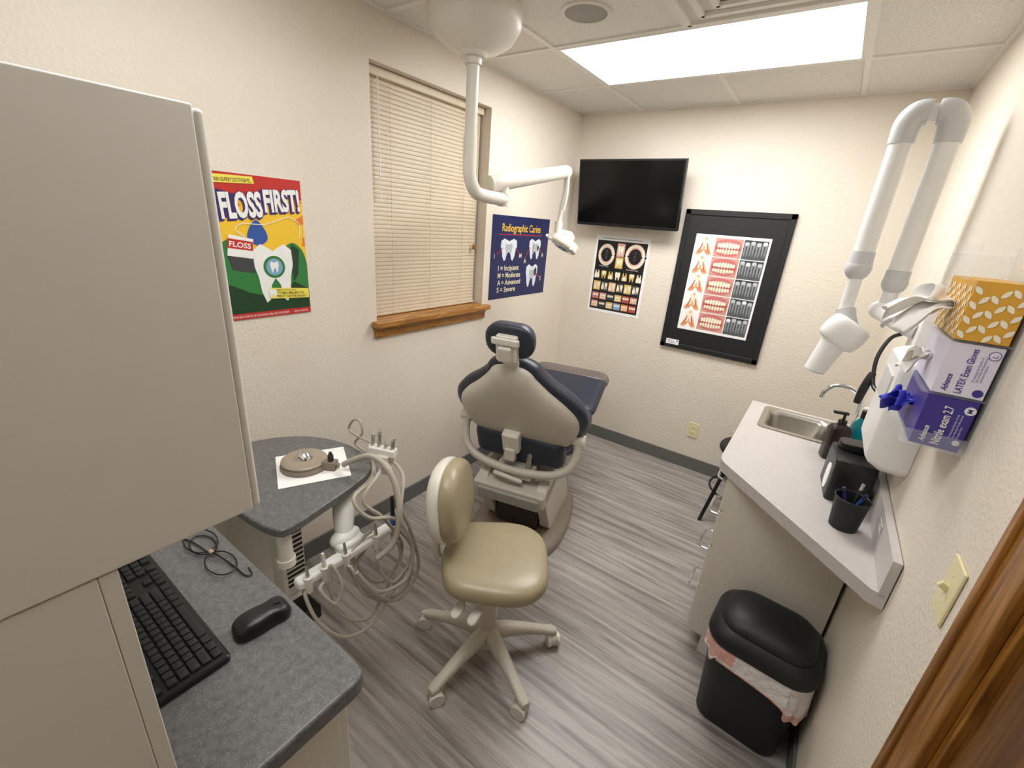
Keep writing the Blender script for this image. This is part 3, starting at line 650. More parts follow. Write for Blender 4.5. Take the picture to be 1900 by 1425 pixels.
# ------------------------------------------------------------ dental chair
t = thing('dental_chair', 'navy vinyl dental patient chair with pale grey back shell', 'dental chair', (.64, 1.93, 0), math.radians(14))
bo = [(p.x, p.y) for p in cat([(0, -.36), (.16, -.34), (.25, -.22), (.265, .05), (.22, .3), (.1, .44), (0, .46), (-.1, .44), (-.22, .3), (-.265, .05), (-.25, -.22), (-.16, -.34)], 5, True)]
MB().loft([[(p[0] * k, p[1] * k, z_) for p in bo] for k, z_ in ((1, .0), (1, .03), (.97, .045), (.9, .055), (.7, .065))], TAUPE).build('floor_base', t)
b = MB(); b.box((0, .0, .16), (.25, .36, .22), BROWN); b.build('pump_housing', t, bev=.02)
for s_ in (-1, 1):
    b = MB(); o_ = [(p.x, p.y) for p in cat([(-.30, .42), (-.10, .44), (.10, .30), (.24, .10), (.24, .055), (-.10, .055), (-.19, .16), (-.29, .32)], 4, True)]
    b.loft([[(s_ * x_, p[0], p[1]) for p in o_] for x_ in (.135, .19)], DENT); b.build('lift_arm', t, bev=.012)
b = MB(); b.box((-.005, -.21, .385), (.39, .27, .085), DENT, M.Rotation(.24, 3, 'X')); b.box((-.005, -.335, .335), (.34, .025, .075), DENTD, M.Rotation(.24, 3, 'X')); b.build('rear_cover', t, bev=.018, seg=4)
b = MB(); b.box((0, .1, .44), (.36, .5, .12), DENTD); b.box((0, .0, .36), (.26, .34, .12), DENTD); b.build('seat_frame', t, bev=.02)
ST = M.Translation((0, .14, .57)) @ M.Rotation(math.radians(4), 4, 'X')
MB(ST).pillow(rrect(0, 0, .54, .54, .12), .06, .06, NAVY).build('seat_cushion', t)
LT = M.Translation((0, .58, .635)) @ M.Rotation(math.radians(13), 4, 'X')
MB(LT).pillow(rrect(0, 0, .53, .50, .09), .045, .04, NAVY).build('leg_cushion', t)
MB(LT).pillow(rrect(0, 0.01, .50, .49, .09), .0, .05, TAUPE, M.Translation((0, 0, -.03))).build('leg_shell', t)
MB(LT).pillow(rrect(0, .2, .545, .12, .05), .049, .05, mat('taupe_toe_cover', '#6c645f', .25, var=.04)).build('toe_cover', t)
BA = math.radians(29)
BT = M.Translation((0, -.12, .54)) @ M.Rotation(PI / 2 + BA, 4, 'X')    # x lateral, y up the back, z to the rear
half = [(.0, -.03), (.13, -.025), (.21, .01), (.262, .08), (.30, .16), (.330, .25), (.340, .32), (.325, .39), (.268, .465), (.195, .525), (.14, .58), (.112, .622), (.06, .648), (0, .655)]
def bell(hf, n=4): return [(p.x, p.y) for p in cat(hf + [(-x, y) for x, y in hf[-2:0:-1]], n, True)]
ZP = [(1, 0), (.985, .35), (.95, .62), (.89, .82), (.78, .94), (.55, 1.0), (.25, 1.02)]
MB(BT).pillow(bell(half), .035, .075, NAVY, prof=ZP).build('backrest_cushion', t)
sh = [(.0, .125), (.12, .126), (.215, .13), (.265, .165), (.294, .24), (.306, .312), (.292, .378), (.238, .450), (.17, .513), (.118, .573), (.09, .614), (.055, .636), (0, .641)]
ZS = [(1, 0), (.985, .25), (.95, .48), (.89, .67), (.79, .83), (.62, .94), (.4, .99), (.18, 1.0)]
MB(BT @ M.Translation((0, 0, .026))).pillow(bell(sh), .058, .0, DENT, prof=ZS).build('back_shell', t)
b = MB(BT); b.box((0, .66, .02), (.07, .12, .03), DENTL); b.build('headrest_post', t, bev=.01)
HT = BT @ M.Translation((0, .76, .0)) @ M.Rotation(math.radians(-14), 4, 'X')
MB(HT).pillow(rrect(0, 0, .22, .15, .065), .02, .055, NAVY).build('headrest_cushion', t)
b = MB(HT); b.box((0, -.02, .03), (.095, .12, .035), DENTL); b.box((0, -.035, .055), (.06, .07, .03), DENT); b.box((0, .02, .048), (.125, .035, .02), DENTL); b.build('headrest_bracket', t, bev=.012, seg=4)
b = MB(); b.tube([(-.298, -.235, .70), (-.302, -.25, .63), (-.275, -.275, .555), (-.19, -.295, .505), (0, -.305, .485), (.19, -.295, .505), (.275, -.275, .555), (.302, -.25, .63), (.298, -.235, .70)], .021, DENT, seg=14, n=8); b.build('arm_yoke', t)
for s_ in (-1, 1):
    b = MB(); b.cyl((s_ * .275, -.232, .70), (s_ * .33, -.232, .70), .03, DENTL); b.build('arm_joint', t)
b = MB(); b.box((-.02, -.30, .645), (.09, .055, .12), DENTL, M.Rotation(.35, 3, 'X')); b.box((-.02, -.305, .575), (.06, .045, .07), DENT); b.cyl((-.05, -.305, .52), (-.05, -.265, .62), .012, STEEL); b.cyl((.07, -.285, .49), (.07, -.245, .60), .014, STEEL); b.build('recline_bracket', t, bev=.012, seg=4)
b = MB(); b.box((0, -.215, .60), (.48, .11, .19), NAVY, M.Rotation(.35, 3, 'X')); b.build('lumbar_cushion', t, bev=.045, seg=5)
b = MB(); b.box((0, -.26, .47), (.2, .1, .05), DENT); b.tube([(-.1, -.31, .45), (-.03, -.335, .46), (.06, -.32, .44)], .012, DENTL); b.build('pivot_block', t, bev=.012)

# ------------------------------------------------------------ operator stool
t = thing('operator_stool', 'tan vinyl wheeled operator stool with small backrest', 'stool', (1.02, 1.08, 0))
MB().cyl((0, 0, .06), (0, 0, .15), .042, STOOLP, r1=.034).build('hub', t)
b = MB(); b.cyl((0, 0, .14), (0, 0, .30), .03, STOOLP); b.cyl((0, 0, .29), (0, 0, .43), .02, BLACK); b.build('gas_column', t)
for k in range(5):
    a = math.radians(264.5 + 72 * k); d = V((math.cos(a), math.sin(a), 0)); n_ = V((-d.y, d.x, 0))
    rings = []
    for r, zc, wd, ht in ((.02, .115, .062, .075), (.08, .117, .055, .06), (.16, .103, .047, .045), (.24, .08, .04, .034), (.278, .07, .042, .028), (.295, .066, .03, .02)):
        rings.append([d * r + n_ * p[0] + V((0, 0, zc + p[1])) for p in rrect(0, 0, wd, ht, min(wd, ht) * .42, 4)])
    MB().loft(rings, STOOLP).build('leg', t)
    e = d * .282; ca = a + 1.1 + k; cdn = V((math.cos(ca), math.sin(ca), 0)); off = V((-cdn.y, cdn.x, 0)) * .012
    b = MB(); b.cyl(e + V((0, 0, .05)), e + V((0, 0, .07)), .01, STEEL)
    c0 = e + off + V((0, 0, .03)); b.cyl(c0 - cdn * .011, c0 + cdn * .011, .026, STOOLP, seg=18)
    c = b.build('caster', t)
    for s_ in (-1, 1): MB().cyl(c0 + cdn * s_ * .012, c0 + cdn * s_ * .026, .0285, DENTL, seg=20).build('wheel', c)
b = MB(); b.prism(rrect(0, 0, .22, .2, .04), .42, .435, STOOLP); b.build('seat_plate', t, bev=.004)
SA = math.radians(34)
so = [(p.x * .95, p.y * .95) for p in cat([(.215, .0), (.2, .13), (.12, .2), (-.02, .205), (-.15, .175), (-.2, .06), (-.2, -.06), (-.15, -.175), (-.02, -.205), (.12, -.2), (.2, -.13)], 5, True)]
MB(M.Translation((0, 0.005, .468)) @ M.Rotation(SA, 4, 'Z')).pillow(so, .045, .03, TAN, prof=[(1, 0), (.995, .3), (.975, .55), (.93, .78), (.84, .92), (.65, 1.0), (.3, .97)]).build('seat', t)
SB = math.radians(27)
zn = V((math.cos(SB), math.sin(SB), .13)).normalized(); xn = V((-math.sin(SB), math.cos(SB), 0)); yn = zn.cross(xn)
BR = cols(xn, yn, zn, (-.162, -.055, .70)) @ M.Rotation(math.radians(-8), 4, 'Z')
MB(BR).pillow(sup(.15, .145, 2.5, 36), .052, .012, TAN).build('backrest', t)
MB(BR @ M.Translation((0, 0, -.014))).pillow(sup(.153, .148, 2.5, 36), .012, .048, DENTL).build('back_shell', t)
b = MB(); d = V((-math.cos(SB), -math.sin(SB), 0))
b.tube([d * .06 + V((0, 0, .427)), d * .18 + V((0, 0, .43)), d * .222 + V((.0, .005, .46)), d * .236 + V((.008, .02, .56)), d * .24 + V((.008, .03, .68))], .014, STOOLP, seg=12); b.build('back_bar', t)
for x, y in ((.0, -.19), (.062, -.175)):
    b = MB(); b.pillow(rrect(0, 0, .036, .065, .017), .008, .006, DENTL, M.Translation((x, y, .39)) @ M.Rotation(.5, 4, 'X')); b.tube([(x, y + .02, .405), (x * .8, -.1, .425), (x * .5, -.03, .425)], .006, DENTL); b.build('lever', t)

# ------------------------------------------------------------ right counter
ZR = .88
L0 = (1.87, 2.1, 0)
t = thing('sink_cabinet', 'warm white base cabinet with drawers under the sink counter', 'cabinet', L0)
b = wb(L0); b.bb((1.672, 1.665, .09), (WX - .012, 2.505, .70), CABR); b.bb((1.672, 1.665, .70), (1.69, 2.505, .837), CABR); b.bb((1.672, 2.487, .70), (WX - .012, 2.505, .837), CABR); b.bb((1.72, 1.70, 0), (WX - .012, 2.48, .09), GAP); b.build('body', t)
b = wb(L0); b.bb((1.668, 1.655, .09), (WX - .012, 1.664, .837), CABR); b.bb((1.72, 1.656, .0), (WX - .012, 1.664, .09), CABR); b.build('end_panel', t)
for z0, z1_ in ((.685, .83), (.52, .678), (.33, .513), (.1, .323)):
    d = wb(L0).bb((1.653, 1.67, z0), (1.671, 2.08, z1_), CABR).build('drawer', t, bev=.003)
    zc = (z0 + z1_) / 2 + .02
    wb(L0).tube([(1.654, 1.75, zc), (1.618, 1.753, zc), (1.612, 1.79, zc), (1.612, 1.85, zc), (1.618, 1.887, zc), (1.654, 1.89, zc)], .005, CHROME, n=4).build('handle', d)
d = wb(L0).bb((1.653, 2.087, .1), (1.671, 2.5, .83), CABR).build('door', t, bev=.003)
wb(L0).tube([(1.654, 2.13, .60), (1.625, 2.13, .605), (1.622, 2.13, .65), (1.625, 2.13, .695), (1.654, 2.13, .70)], .0045, CHROME, n=4).build('handle', d)
b = MB(); e0 = 1.607; hx0, hx1, hy0, hy1 = 1.70, 1.955, 2.195, 2.46; zb = ZR - .04
near = [(e0, hy0), (e0, 1.74), (e0 + .004, 1.71), (e0 + .016, 1.686), (e0 + .035, 1.664), (WX - .035, 1.248), (WX - .003, 1.24), (WX - .003, hy0)]
for o_ in (near, [(e0, hy0), (hx0, hy0), (hx0, 2.53), (e0, 2.53)], [(hx1, hy0), (WX - .003, hy0), (WX - .003, 2.53), (hx1, 2.53)], [(hx0, hy1), (hx1, hy1), (hx1, 2.53), (hx0, 2.53)]): b.prism(o_, zb, ZR, GREYLAM)
b.bb((WX - .022, 1.24, ZR), (WX - .003, 2.53, ZR + .10), GREYLAM)
o = b.build('sink_counter'); tag(o, 'pale grey laminate counter with angled end along right wall', 'worktop')
L0 = (1.83, 2.33, ZR)
t = thing('sink', 'small stainless steel drop-in sink in the pale counter', 'sink', L0)
b = wb(L0); cx, cy = (hx0 + hx1) / 2, (hy0 + hy1) / 2
b.loft([[(p[0], p[1], z_) for p in rrect(cx, cy, hx1 - hx0 + e_, hy1 - hy0 + e_, r_)] for e_, z_, r_ in ((.06, ZR + .0005, .03), (.058, ZR + .005, .03), (.01, ZR + .006, .04), (-.006, ZR - .002, .045), (-.02, ZR - .02, .05), (-.03, ZR - .12, .05), (-.06, ZR - .14, .05), (-.14, ZR - .145, .05))], STEEL, cap0=False); b.build('basin', t)
MB(M.Translation((0, 0, -.144))).lathe([(.001, .002), (.015, .0), (.03, .003), (.033, .0)], CHROME, seg=24).build('drain', t)
L0 = (2.02, 2.34, ZR + .0005)
t = thing('faucet', 'chrome gooseneck faucet curving over the steel sink', 'faucet', L0)
MB().lathe([(.001, 0), (.028, 0), (.028, .008), (.018, .014), (.014, .05), (.001, .05)], CHROME, seg=24).build('faucet_base', t)
MB().tube([(0, 0, .04), (0, 0, .16), (-.015, 0, .20), (-.06, -.003, .225), (-.115, -.006, .215), (-.14, -.008, .18), (-.143, -.008, .155)], .0095, CHROME, seg=14).build('spout', t)
b = MB(); b.cyl((0, 0, .03), (0, -.045, .035), .008, CHROME); b.tube([(0, -.045, .035), (-.01, -.055, .05), (-.04, -.06, .065)], .006, CHROME); b.build('lever_handle', t)
# bottles
q = (1.955, 2.04, ZR + .0005); t = thing('soap_bottle', 'dark brown rectangular pump soap bottle at sink edge', 'bottle', q, .3)
AMB = mat('dark_brown_bottle', '#2a201b', .3)
MB().loft([[(p[0], p[1], z_) for p in rrect(0, 0, w_, d_, .012)] for w_, d_, z_ in ((.07, .05, 0), (.074, .054, .005), (.074, .054, .125), (.06, .045, .14), (.03, .03, .148))], AMB).build('bottle_body', t)
b = MB(); b.cyl((0, 0, .147), (0, 0, .165), .015, BLACK); b.cyl((0, 0, .165), (0, 0, .19), .005, BLACK); b.box((-.015, 0, .193), (.05, .016, .01), BLACK); b.build('pump', t, bev=.002)
def bottle(loc, label, mb, mc, hgt, r, name='bottle'):
    t = thing(name, label, 'bottle', loc)
    MB().lathe([(.001, 0), (r, 0), (r * 1.03, .004), (r * 1.03, hgt * .62), (r * .9, hgt * .72), (r * .45, hgt * .84), (r * .45, hgt * .86), (.001, hgt * .86)], mb, seg=24).build('bottle_body', t)
    MB().lathe([(r * .5, hgt * .85), (r * .5, hgt), (.001, hgt)], mc, seg=20).build('cap', t)
    return t
t = bottle((2.035, 2.20, ZR + .0005), 'clear sanitizer bottle with green label behind the soap bottle', mat('clear_gel', '#c9dccf', .1, alpha=.75), WHITE, .19, .029)
MB().lathe([(.0302, .03), (.0302, .09)], mat('green_label', '#9cc23c', .5), seg=24).build('paper_label', t)
bottle((2.025, 2.115, ZR + .0005), 'teal mouthwash bottle with black cap behind the soap bottle', mat('teal_liquid', '#138a9a', .15), BLACK, .20, .034)
# organiser, cup, pens
L0 = (1.992, 1.755, ZR + .0005); t = thing('desk_organizer', 'black tabletop organizer box on the pale counter', 'organizer', L0, .08)
b = MB(); b.loft([[(p[0], p[1], z_) for p in rrect(0, 0, .115, w_, .015)] for w_, z_ in ((.19, 0), (.19, .12), (.17, .145))], BLACK); b.build('box_body', t, bev=.004)
b = MB(); b.prism(rrect(.0, .05, .09, .075, .03), .144, .17, BLACK); b.build('lid', t, bev=.005)
b = MB(M.Translation((-.0578, -.03, .06)) @ M.Rotation(-PI / 2, 4, 'Y')); b.prism(sup(.045, .03, 2.5, 24), 0, .003, PAPER); b.build('paper_slot', t)
L0 = (1.995, 1.515, ZR + .0005); t = thing('pencil_cup', 'black mesh pencil cup near angled end of the counter', 'cup', L0)
b = MB(); n = 28
b.loft([[(r_ * math.cos(2 * PI * i / n), r_ * math.sin(2 * PI * i / n), z_) for i in range(n)] for r_, z_ in ((.001, .001), (.036, 0), (.044, .1), (.042, .1), (.034, .004), (.001, .005))], BLACKM); b.build('cup_body', t)
b = MB(); b.tube([(.0445 * math.cos(2 * PI * i / 24), .0445 * math.sin(2 * PI * i / 24), .1) for i in range(24)], .0025, BLACK, seg=6, n=1, closed=True); b.build('rim', t)
for k, (dx, dy, m_, lb) in enumerate(((-.02, .0, I['violet'], 'violet pen leaning toward the room in the mesh cup'), (.015, -.015, I['blue'], 'blue pen leaning toward the doorway in the mesh cup'), (.01, .02, BLACK, 'black pen leaning toward the organizer in the mesh cup'))):
    p0 = V((1.995 - dx * .5, 1.515 - dy * .5, ZR + .007)); p1 = V((1.995 + dx * 1.5, 1.515 + dy * 1.5, ZR + .125 + .008 * k))
    t = thing('pen', lb, 'pen', p0, group='pens in the mesh cup')
    wb(p0).cyl(p0, p0.lerp(p1, .85), .004, m_, seg=10).build('barrel', t); wb(p0).cyl(p0.lerp(p1, .85), p1, .0045, I['navy'] if k < 2 else DENTD, seg=10).build('pen_cap', t)
b = MB(); b.rect(0, 0, .06, .03, .0006, PAPER); b.rect(.006, .02, .05, .023, .001, I['grey']); b.rect(.006, .012, .045, .015, .001, I['grey']); b.rect(.05, .004, .056, .026, .001, I['black'])
o = b.build('label_sticker', norm=False); o.matrix_world = WR(1.50, ZR + .05, WX - .0225); tag(o, 'small white printed sticker on the counter backsplash', 'sticker')

# ------------------------------------------------------------ x-ray
L0 = (WX, 1.8, 1.1); XY = 2.15
t = thing('dental_xray', 'white wall mounted dental x-ray machine with folded twin arms', 'x-ray machine', L0)
b = wb(L0); b.loft([[(x_, p[0], p[1]) for p in rrect(1.70, zc, w_, h_, r_, 6)] for x_, w_, h_, zc, r_ in ((WX - .001, .32, .33, 1.235, .025), (WX - .06, .32, .33, 1.235, .025), (WX - .09, .295, .305, 1.237, .022), (WX - .1, .275, .285, 1.24, .02))], XWHITE); b.build('control_box', t)
b = wb(L0); b.bb((WX - .1045, 1.61, 1.25), (WX - .099, 1.79, 1.34), XGREY); b.build('control_panel', t, bev=.002)
b = wb(L0); b.box((WX - .02, 2.0, 1.43), (.04, .16, .16), XWHITE); b.tube([(WX - .03, 2.0, 1.43), (WX - .07, 2.03, 1.44), (1.965, 2.13, 1.46), (1.955, 2.17, 1.462)], .034, XWHITE, seg=16); b.ball((1.953, 2.172, 1.462), .035, XWHITE); b.build('wall_bracket', t, bev=.0)
AXR, AXL = 1.966, 1.846
def arm(x, z0, z1_):
    b = wb(L0); b.cyl((x, XY, z0), (x, XY, z1_), .0335, XWHITE, r1=.0335, seg=24); b.build('arm_tube', t)
arm(AXR, 1.58, 2.04); arm(AXL, 1.62, 2.04)
for x, s_ in ((AXL, 1), (AXR, -1)):
    b = wb(L0); b.tube([(x, XY, 2.02), (x, XY, 2.058), (x + s_ * .003, XY, 2.084), (x + s_ * .016, XY, 2.105), (x + s_ * .034, XY, 2.112), (x + s_ * .049, XY, 2.112)], lambda u: .0375 + .004 * math.sin(PI * u), XGREY, seg=20); b.ball((x + s_ * .008, XY, 2.092), .041, XGREY); b.build('elbow', t)
wb(L0).cyl((AXL + .045, XY, 2.112), (AXR - .045, XY, 2.112), .026, XWHITE).build('elbow_pivot', t)
b = wb(L0); b.cyl((AXR, XY, 1.57), (AXR, XY, 1.61), .037, XGREY, r1=.0365, seg=24); b.ball((AXR, XY, 1.565), (.0395, .0395, .042), XGREY, 24); b.cyl((AXR - .004, XY, 1.46), (AXR, XY, 1.54), .024, XWHITE); b.build('lower_joint', t)
b = wb(L0); b.cyl((AXL, XY, 1.61), (AXL, XY, 1.665), .0405, XGREY, r1=.0365, seg=24); b.ball((AXL, XY, 1.605), (.0425, .0425, .047), XGREY, 24); b.cyl((AXL + .002, XY, 1.58), (AXL + .004, XY, 1.43), .0225, XWHITE); b.build('head_joint', t)
b = wb(L0); b.tube([(1.85, XY, 1.45), (1.862, XY - .01, 1.415), (1.878, XY - .02, 1.385)], .032, XGREY, seg=16); b.build('yoke', t)
b = wb(L0); b.pillow(sup(.076, .058, 2.6, 28), .056, .05, XWHITE, M.Translation((1.868, XY - .02, 1.36)) @ M.Rotation(.5, 4, 'Y')); b.cyl((1.865, XY - .066, 1.37), (1.865, XY + .045, 1.37), .04, XWHITE); b.build('tube_head', t)
b = wb(L0); b.cyl((1.862, XY - .02, 1.37), (1.815, XY - .02, 1.195), .05, XWHITE, r1=.038, seg=24); b.cyl((1.816, XY - .02, 1.20), (1.815, XY - .02, 1.193), .039, XGREY, seg=24); b.build('cone', t)
b = wb(L0); b.tube([(2.02, 1.99, 1.41), (1.992, 1.975, 1.39), (1.975, 1.955, 1.32), (1.985, 1.925, 1.24), (2.0, 1.89, 1.22)], .0065, BLACK, seg=10); b.build('switch_cord', t)
b = wb(L0); b.tube([(1.978, 1.94, 1.27), (1.968, 1.93, 1.215), (1.962, 1.922, 1.155)], lambda u: .0105 + .003 * math.sin(PI * u), BLACK, seg=12); b.build('hand_switch', t)

# ------------------------------------------------------------ glove and tissue boxes
gy0, gy1, gx0, gx1 = 1.215, 1.445, 2.000, 2.079
L0 = (WX, 1.33, 1.30)
t = thing('glove_box_holder', 'clear acrylic wall holder for tissue and glove boxes', 'holder', L0)
b = wb(L0)
b.bb((WX - .006, gy0 - .02, 1.285), (WX, gy1 + .02, 1.70), CLEAR)
for z_ in (1.285, 1.403, 1.515): b.bb((gx0 - .014, gy0 - .008, z_), (WX - .006, gy1 + .008, z_ + .003), CLEAR)
b.bb((gx0 - .014, gy0 - .010, 1.288), (WX - .006, gy0 - .007, 1.32), CLEAR); b.bb((gx0 - .016, gy0 - .008, 1.288), (gx0 - .012, gy1 + .008, 1.315), CLEAR)
b.bb((gx0 - .016, gy1 + .006, 1.288), (WX - .006, gy1 + .009, 1.68), CLEAR); b.bb((gx0 - .016, gy0 - .008, 1.632), (gx0 - .013, gy1 + .008, 1.70), CLEAR)
b.build('acrylic_rack', t)
def carton(z0, z1_, side, label, name, cat_):
    loc = ((gx0 + gx1) / 2, (gy0 + gy1) / 2, z0); t = thing(name, label, cat_, loc); b = wb(loc)
    b.bb((gx0, gy0, z0), (gx1, gy1, z1_), side); T = WF(gx0, z0, gy0); w_, h_ = gx1 - gx0, z1_ - z0
    return t, b, T, w_, h_, loc
t, b, T, w_, h_, loc = carton(1.2885, 1.400, I['violet'], 'violet box of nitrile exam gloves, lowest in the holder', 'glove_box', 'glove box')
b.text('Nitrile exam 2.7', .046, .008, .0145, .0008, I['white'], w=.086, rot=PI / 2, T=T, bold=.015)
b.text('Advance', .022, .008, .0095, .0008, I['white'], w=.036, rot=PI / 2, T=T, bold=.02, shear=.2)
for k in range(3): b.text(('Protecting Quality of Life', 'For Medical Professionals', 'Powder Free')[k], .058 + .006 * k, .03, .0035, .0008, I['lilac'], rot=PI / 2, T=T)
b.disc(.07, .092, .009, .009, .0008, I['white'], T=T); b.text('M', .0735, .088, .008, .0012, I['violet'], rot=PI / 2, T=T, bold=.02)
b.disc(.07, .02, .006, .006, .0008, I['lilac'], T=T)
b.build('carton', t)
def sheet(parent, loc, name, c, fans, m):
    # thin pleated sheets fanning out of a slot at c; fans: (direction, length, half angle, pleats, phase, droop)
    b = wb(loc); c = V(c)
    for d, L_, ha, pl, ph, dp in fans:
        d = V(d).normalized(); sd = V((0, 1, 0)); sd = (sd - sd.dot(d) * d).normalized(); nm = d.cross(sd); G = []
        for i in range(13):
            u = i / 12; row = []
            for j in range(29):
                v_ = j / 28 * 2 - 1; a = v_ * ha
                l = L_ * u * (1 - .16 * abs(math.sin(2.3 * v_ + ph))) + .004
                pz = .013 * (u ** .8) * math.sin(pl * v_ * PI + ph) + .010 * u * u * math.sin(5 * v_ + 2 * ph) + .005 * math.sin(9 * u + 4 * v_ + ph)
                row.append(b.v(c + d * l * math.cos(a) + sd * (l * math.sin(a) * 1.1 + .022 * v_ * (1 - u)) + nm * pz - V((0, 0, dp * u * u))))
            G.append(row)
        for i in range(12):
            for j in range(28): b.f([G[i][j], G[i][j + 1], G[i + 1][j + 1], G[i + 1][j]], m)
    o = b.build(name, parent, ang=70); q = o.modifiers.new('thickness', 'SOLIDIFY'); q.thickness = .0006
    return o
sheet(t, loc, 'glove', (gx0 + .002, 1.335, 1.35), [((-1, -.15, .35), .05, .7, 1.5, .4, .01), ((-1, .1, -.1), .06, .55, 1.3, 2.0, .015), ((-1, -.1, -.5), .045, .6, 1.6, 4.0, .01)], mat('blue_glove', '#3a3cc0', .5))
t, b, T, w_, h_, loc = carton(1.4065, 1.512, I['lilac'], 'lilac white box of latex exam gloves, middle of the holder', 'glove_box', 'glove box')
b.text('LATEX Exam Gloves', .044, .006, .011, .0008, I['violet'], w=.092, rot=PI / 2, T=T, bold=.012)
b.text('Advance', .022, .006, .0095, .0008, I['violet'], w=.036, rot=PI / 2, T=T, bold=.02, shear=.2)
for k in range(3): b.text(('Protecting the Quality of', 'Life of Care Professionals', 'and their Patients')[k], .055 + .0055 * k, .034, .0035, .0008, I['violet'], rot=PI / 2, T=T)
b.disc(.068, .012, .008, .008, .0008, I['violet'], T=T); b.disc(.068, .09, .009, .009, .0008, I['violet'], T=T); b.disc(.068, .09, .0078, .0078, .0011, I['lilac'], T=T); b.text('L', .072, .087, .008, .0014, I['violet'], rot=PI / 2, T=T)
b.build('carton', t)
sheet(t, loc, 'glove', (gx0 + .002, 1.345, 1.46), [((-1, 0, .2), .045, .6, 1.4, 1.0, .02), ((-1, -.1, -.4), .055, .6, 1.2, 3.0, .02)], mat('pale_glove', '#f2efe8', .5))
t, b, T, w_, h_, loc = carton(1.5185, 1.632, I['tissue'], 'mustard tissue box with white leaf print, topmost in holder', 'tissue_box', 'tissue box')
def leafs(T, w_, h_, nx, ny):
    for i in range(nx):
        x = w_ * (i + .5) / nx; sh_ = (i % 2) * .5
        for j in range(-1, ny + 1):
            for g in (-1, 1):
                y = h_ * (j + .1 + sh_ + (.4 if g > 0 else 0)) / ny; s_ = min(w_ / nx * .62, h_ / ny * 1.0)
                if y < 0 or y + s_ * .95 > h_: continue
                ax = V((g * .62, .78)); nx_ = V((-ax.y, ax.x)); L_ = s_ * 1.2
                b.poly([(min(w_, max(0, x + ax.x * L_ * u + nx_.x * L_ * v)), y + ax.y * L_ * u + nx_.y * L_ * v) for u, v in ((0, 0), (.25, -.17), (.55, -.24), (.85, -.14), (1, 0), (.85, .14), (.55, .24), (.25, .17))], .001, I['leaf'], T)
leafs(T, w_, h_, 3, 4); leafs(WR(gy1, 1.5185, gx0), gy1 - gy0, h_, 9, 4)
b.build('carton', t)
sheet(t, loc, 'tissue', (gx0 + .002, 1.335, 1.575), [((-1, -.1, .75), .085, .6, 1.2, .3, .02), ((-1, .1, .35), .125, .45, 1.0, 2.2, .07), ((-1, -.2, .1), .105, .5, 1.1, 4.4, .07), ((-1, .1, -.25), .075, .6, 1.3, 1.2, .05)], TISSUE)

# ------------------------------------------------------------ black stool in far right corner
t = thing('black_stool', 'black round stool tucked behind the sink cabinet', 'stool', (1.665, 2.80, 0))
MB(M.Translation((0, 0, .475))).pillow(sup(.185, .185, 2, 36), .03, .025, BLACKM).build('seat', t)
for k in range(4):
    a = math.radians(45 + 90 * k); d = V((math.cos(a), math.sin(a), 0))
    MB().cyl(d * .24 + V((0, 0, .001)), d * .13 + V((0, 0, .46)), .011, BLACK, seg=12).build('leg', t)
b = MB(); b.tube([(.185 * math.cos(2 * PI * i / 24), .185 * math.sin(2 * PI * i / 24), .2) for i in range(24)], .007, BLACK, seg=8, n=1, closed=True); b.build('foot_ring', t)

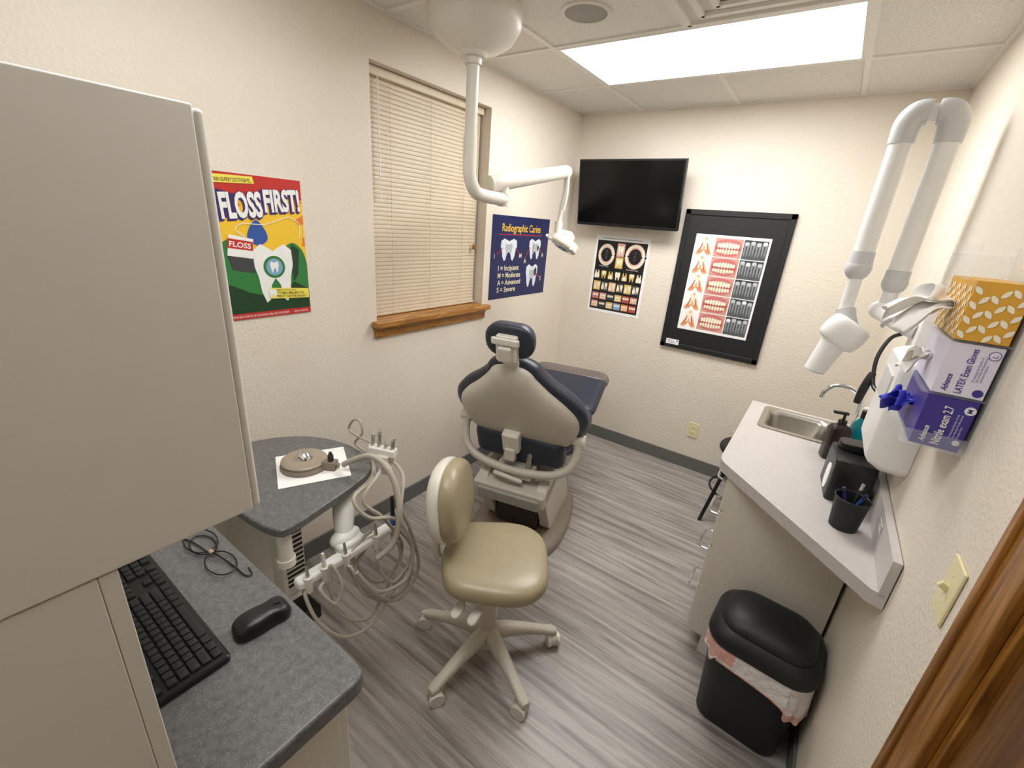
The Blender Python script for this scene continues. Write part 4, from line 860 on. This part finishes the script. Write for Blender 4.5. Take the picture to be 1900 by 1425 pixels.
# ------------------------------------------------------------ waste bin
BINL = mat('bin_black', '#151618', .5, var=.08)
L0 = (1.912, 1.48, 0); RZ = math.radians(-4)
t = thing('trash_can', 'black plastic trash can with swing lid by right wall', 'trash can', L0, RZ)
ring = lambda w_, d_, z_, r_=.05: [(p[0], p[1], z_) for p in rrect(0, 0, w_, d_, r_, 6)]
b = MB(); b.loft([ring(.26, .20, .001, .05), ring(.272, .212, .012, .055), ring(.312, .262, .385, .075), ring(.29, .24, .385, .07), ring(.24, .19, .02, .05)], BLACKM); b.build('bin_body', t)
b = MB(); b.loft([ring(.332, .283, .378, .08), ring(.339, .29, .39, .082), ring(.339, .29, .402, .082), ring(.322, .272, .425, .08), ring(.29, .235, .442, .075)], BINL); b.build('lid', t)
b = MB(); b.loft([ring(.285, .23, .4425, .075), ring(.283, .228, .449, .075), ring(.262, .208, .465, .075), ring(.21, .165, .480, .07), ring(.13, .10, .489, .048), ring(.05, .04, .492, .018)], BINL); b.build('swing_flap', t)
LIN = mat('pale_bin_liner', '#ebe6e5', .35, var=.06, vs=14, bump=.9, bs=38, bd=.012)
LINP = mat('pink_bin_liner', '#e3b1a5', .35, var=.1, vs=14, bump=.9, bs=38, bd=.012)
b = MB(M.Rotation(RZ, 4, 'Z')); random.seed(2)
o0 = [(p.x, p.y) for p in cat([(x, y) for x, y, _ in ring(.326, .273, 0, .078)], 5, True)]; n = len(o0)
def lw(i, f):
    p = o0[i]; q_ = 2 * PI * i / n
    wv = .5 * math.sin(9 * q_ + 1) + .35 * math.sin(17 * q_ + 3 * f) + .3 * math.sin(29 * q_ + 1.5)
    k = 1 + .035 * f + .028 * f * wv
    drop = (.03 + .085 * max(0, p[0] / .16 * .5 + .5) + .02 * (p[1] < 0) + .016 * math.sin(5 * q_ + .6) + .010 * math.sin(13 * q_)) * f
    return (p[0] * k, p[1] * k, .377 - drop)
R0 = [[lw(i, f) for i in range(n)] for f in (0, .2, .4, .6, .8, .92, 1)]
vv = [[b.v(p) for p in r] for r in R0]
for k, (a, c) in enumerate(zip(vv, vv[1:])):
    for i in range(n): b.f([a[i], a[(i + 1) % n], c[(i + 1) % n], c[i]], LINP if (k >= 4 + (1 if math.sin(4 * PI * i / n) > 0 else 0) or (o0[i][0] < -.08 and k < 4)) else LIN)
o = b.build('bin_liner', ang=80); o.location = L0
tag(o, 'pale pink plastic liner hanging out under the trash can lid', 'bin liner')

# ------------------------------------------------------------ world and look
wd = bpy.data.worlds.new('world'); S.world = wd; wd.use_nodes = True
wd.node_tree.nodes['Background'].inputs[0].default_value = [.6, .65, .75, 1]; wd.node_tree.nodes['Background'].inputs[1].default_value = .3
S.view_settings.view_transform = 'Standard'
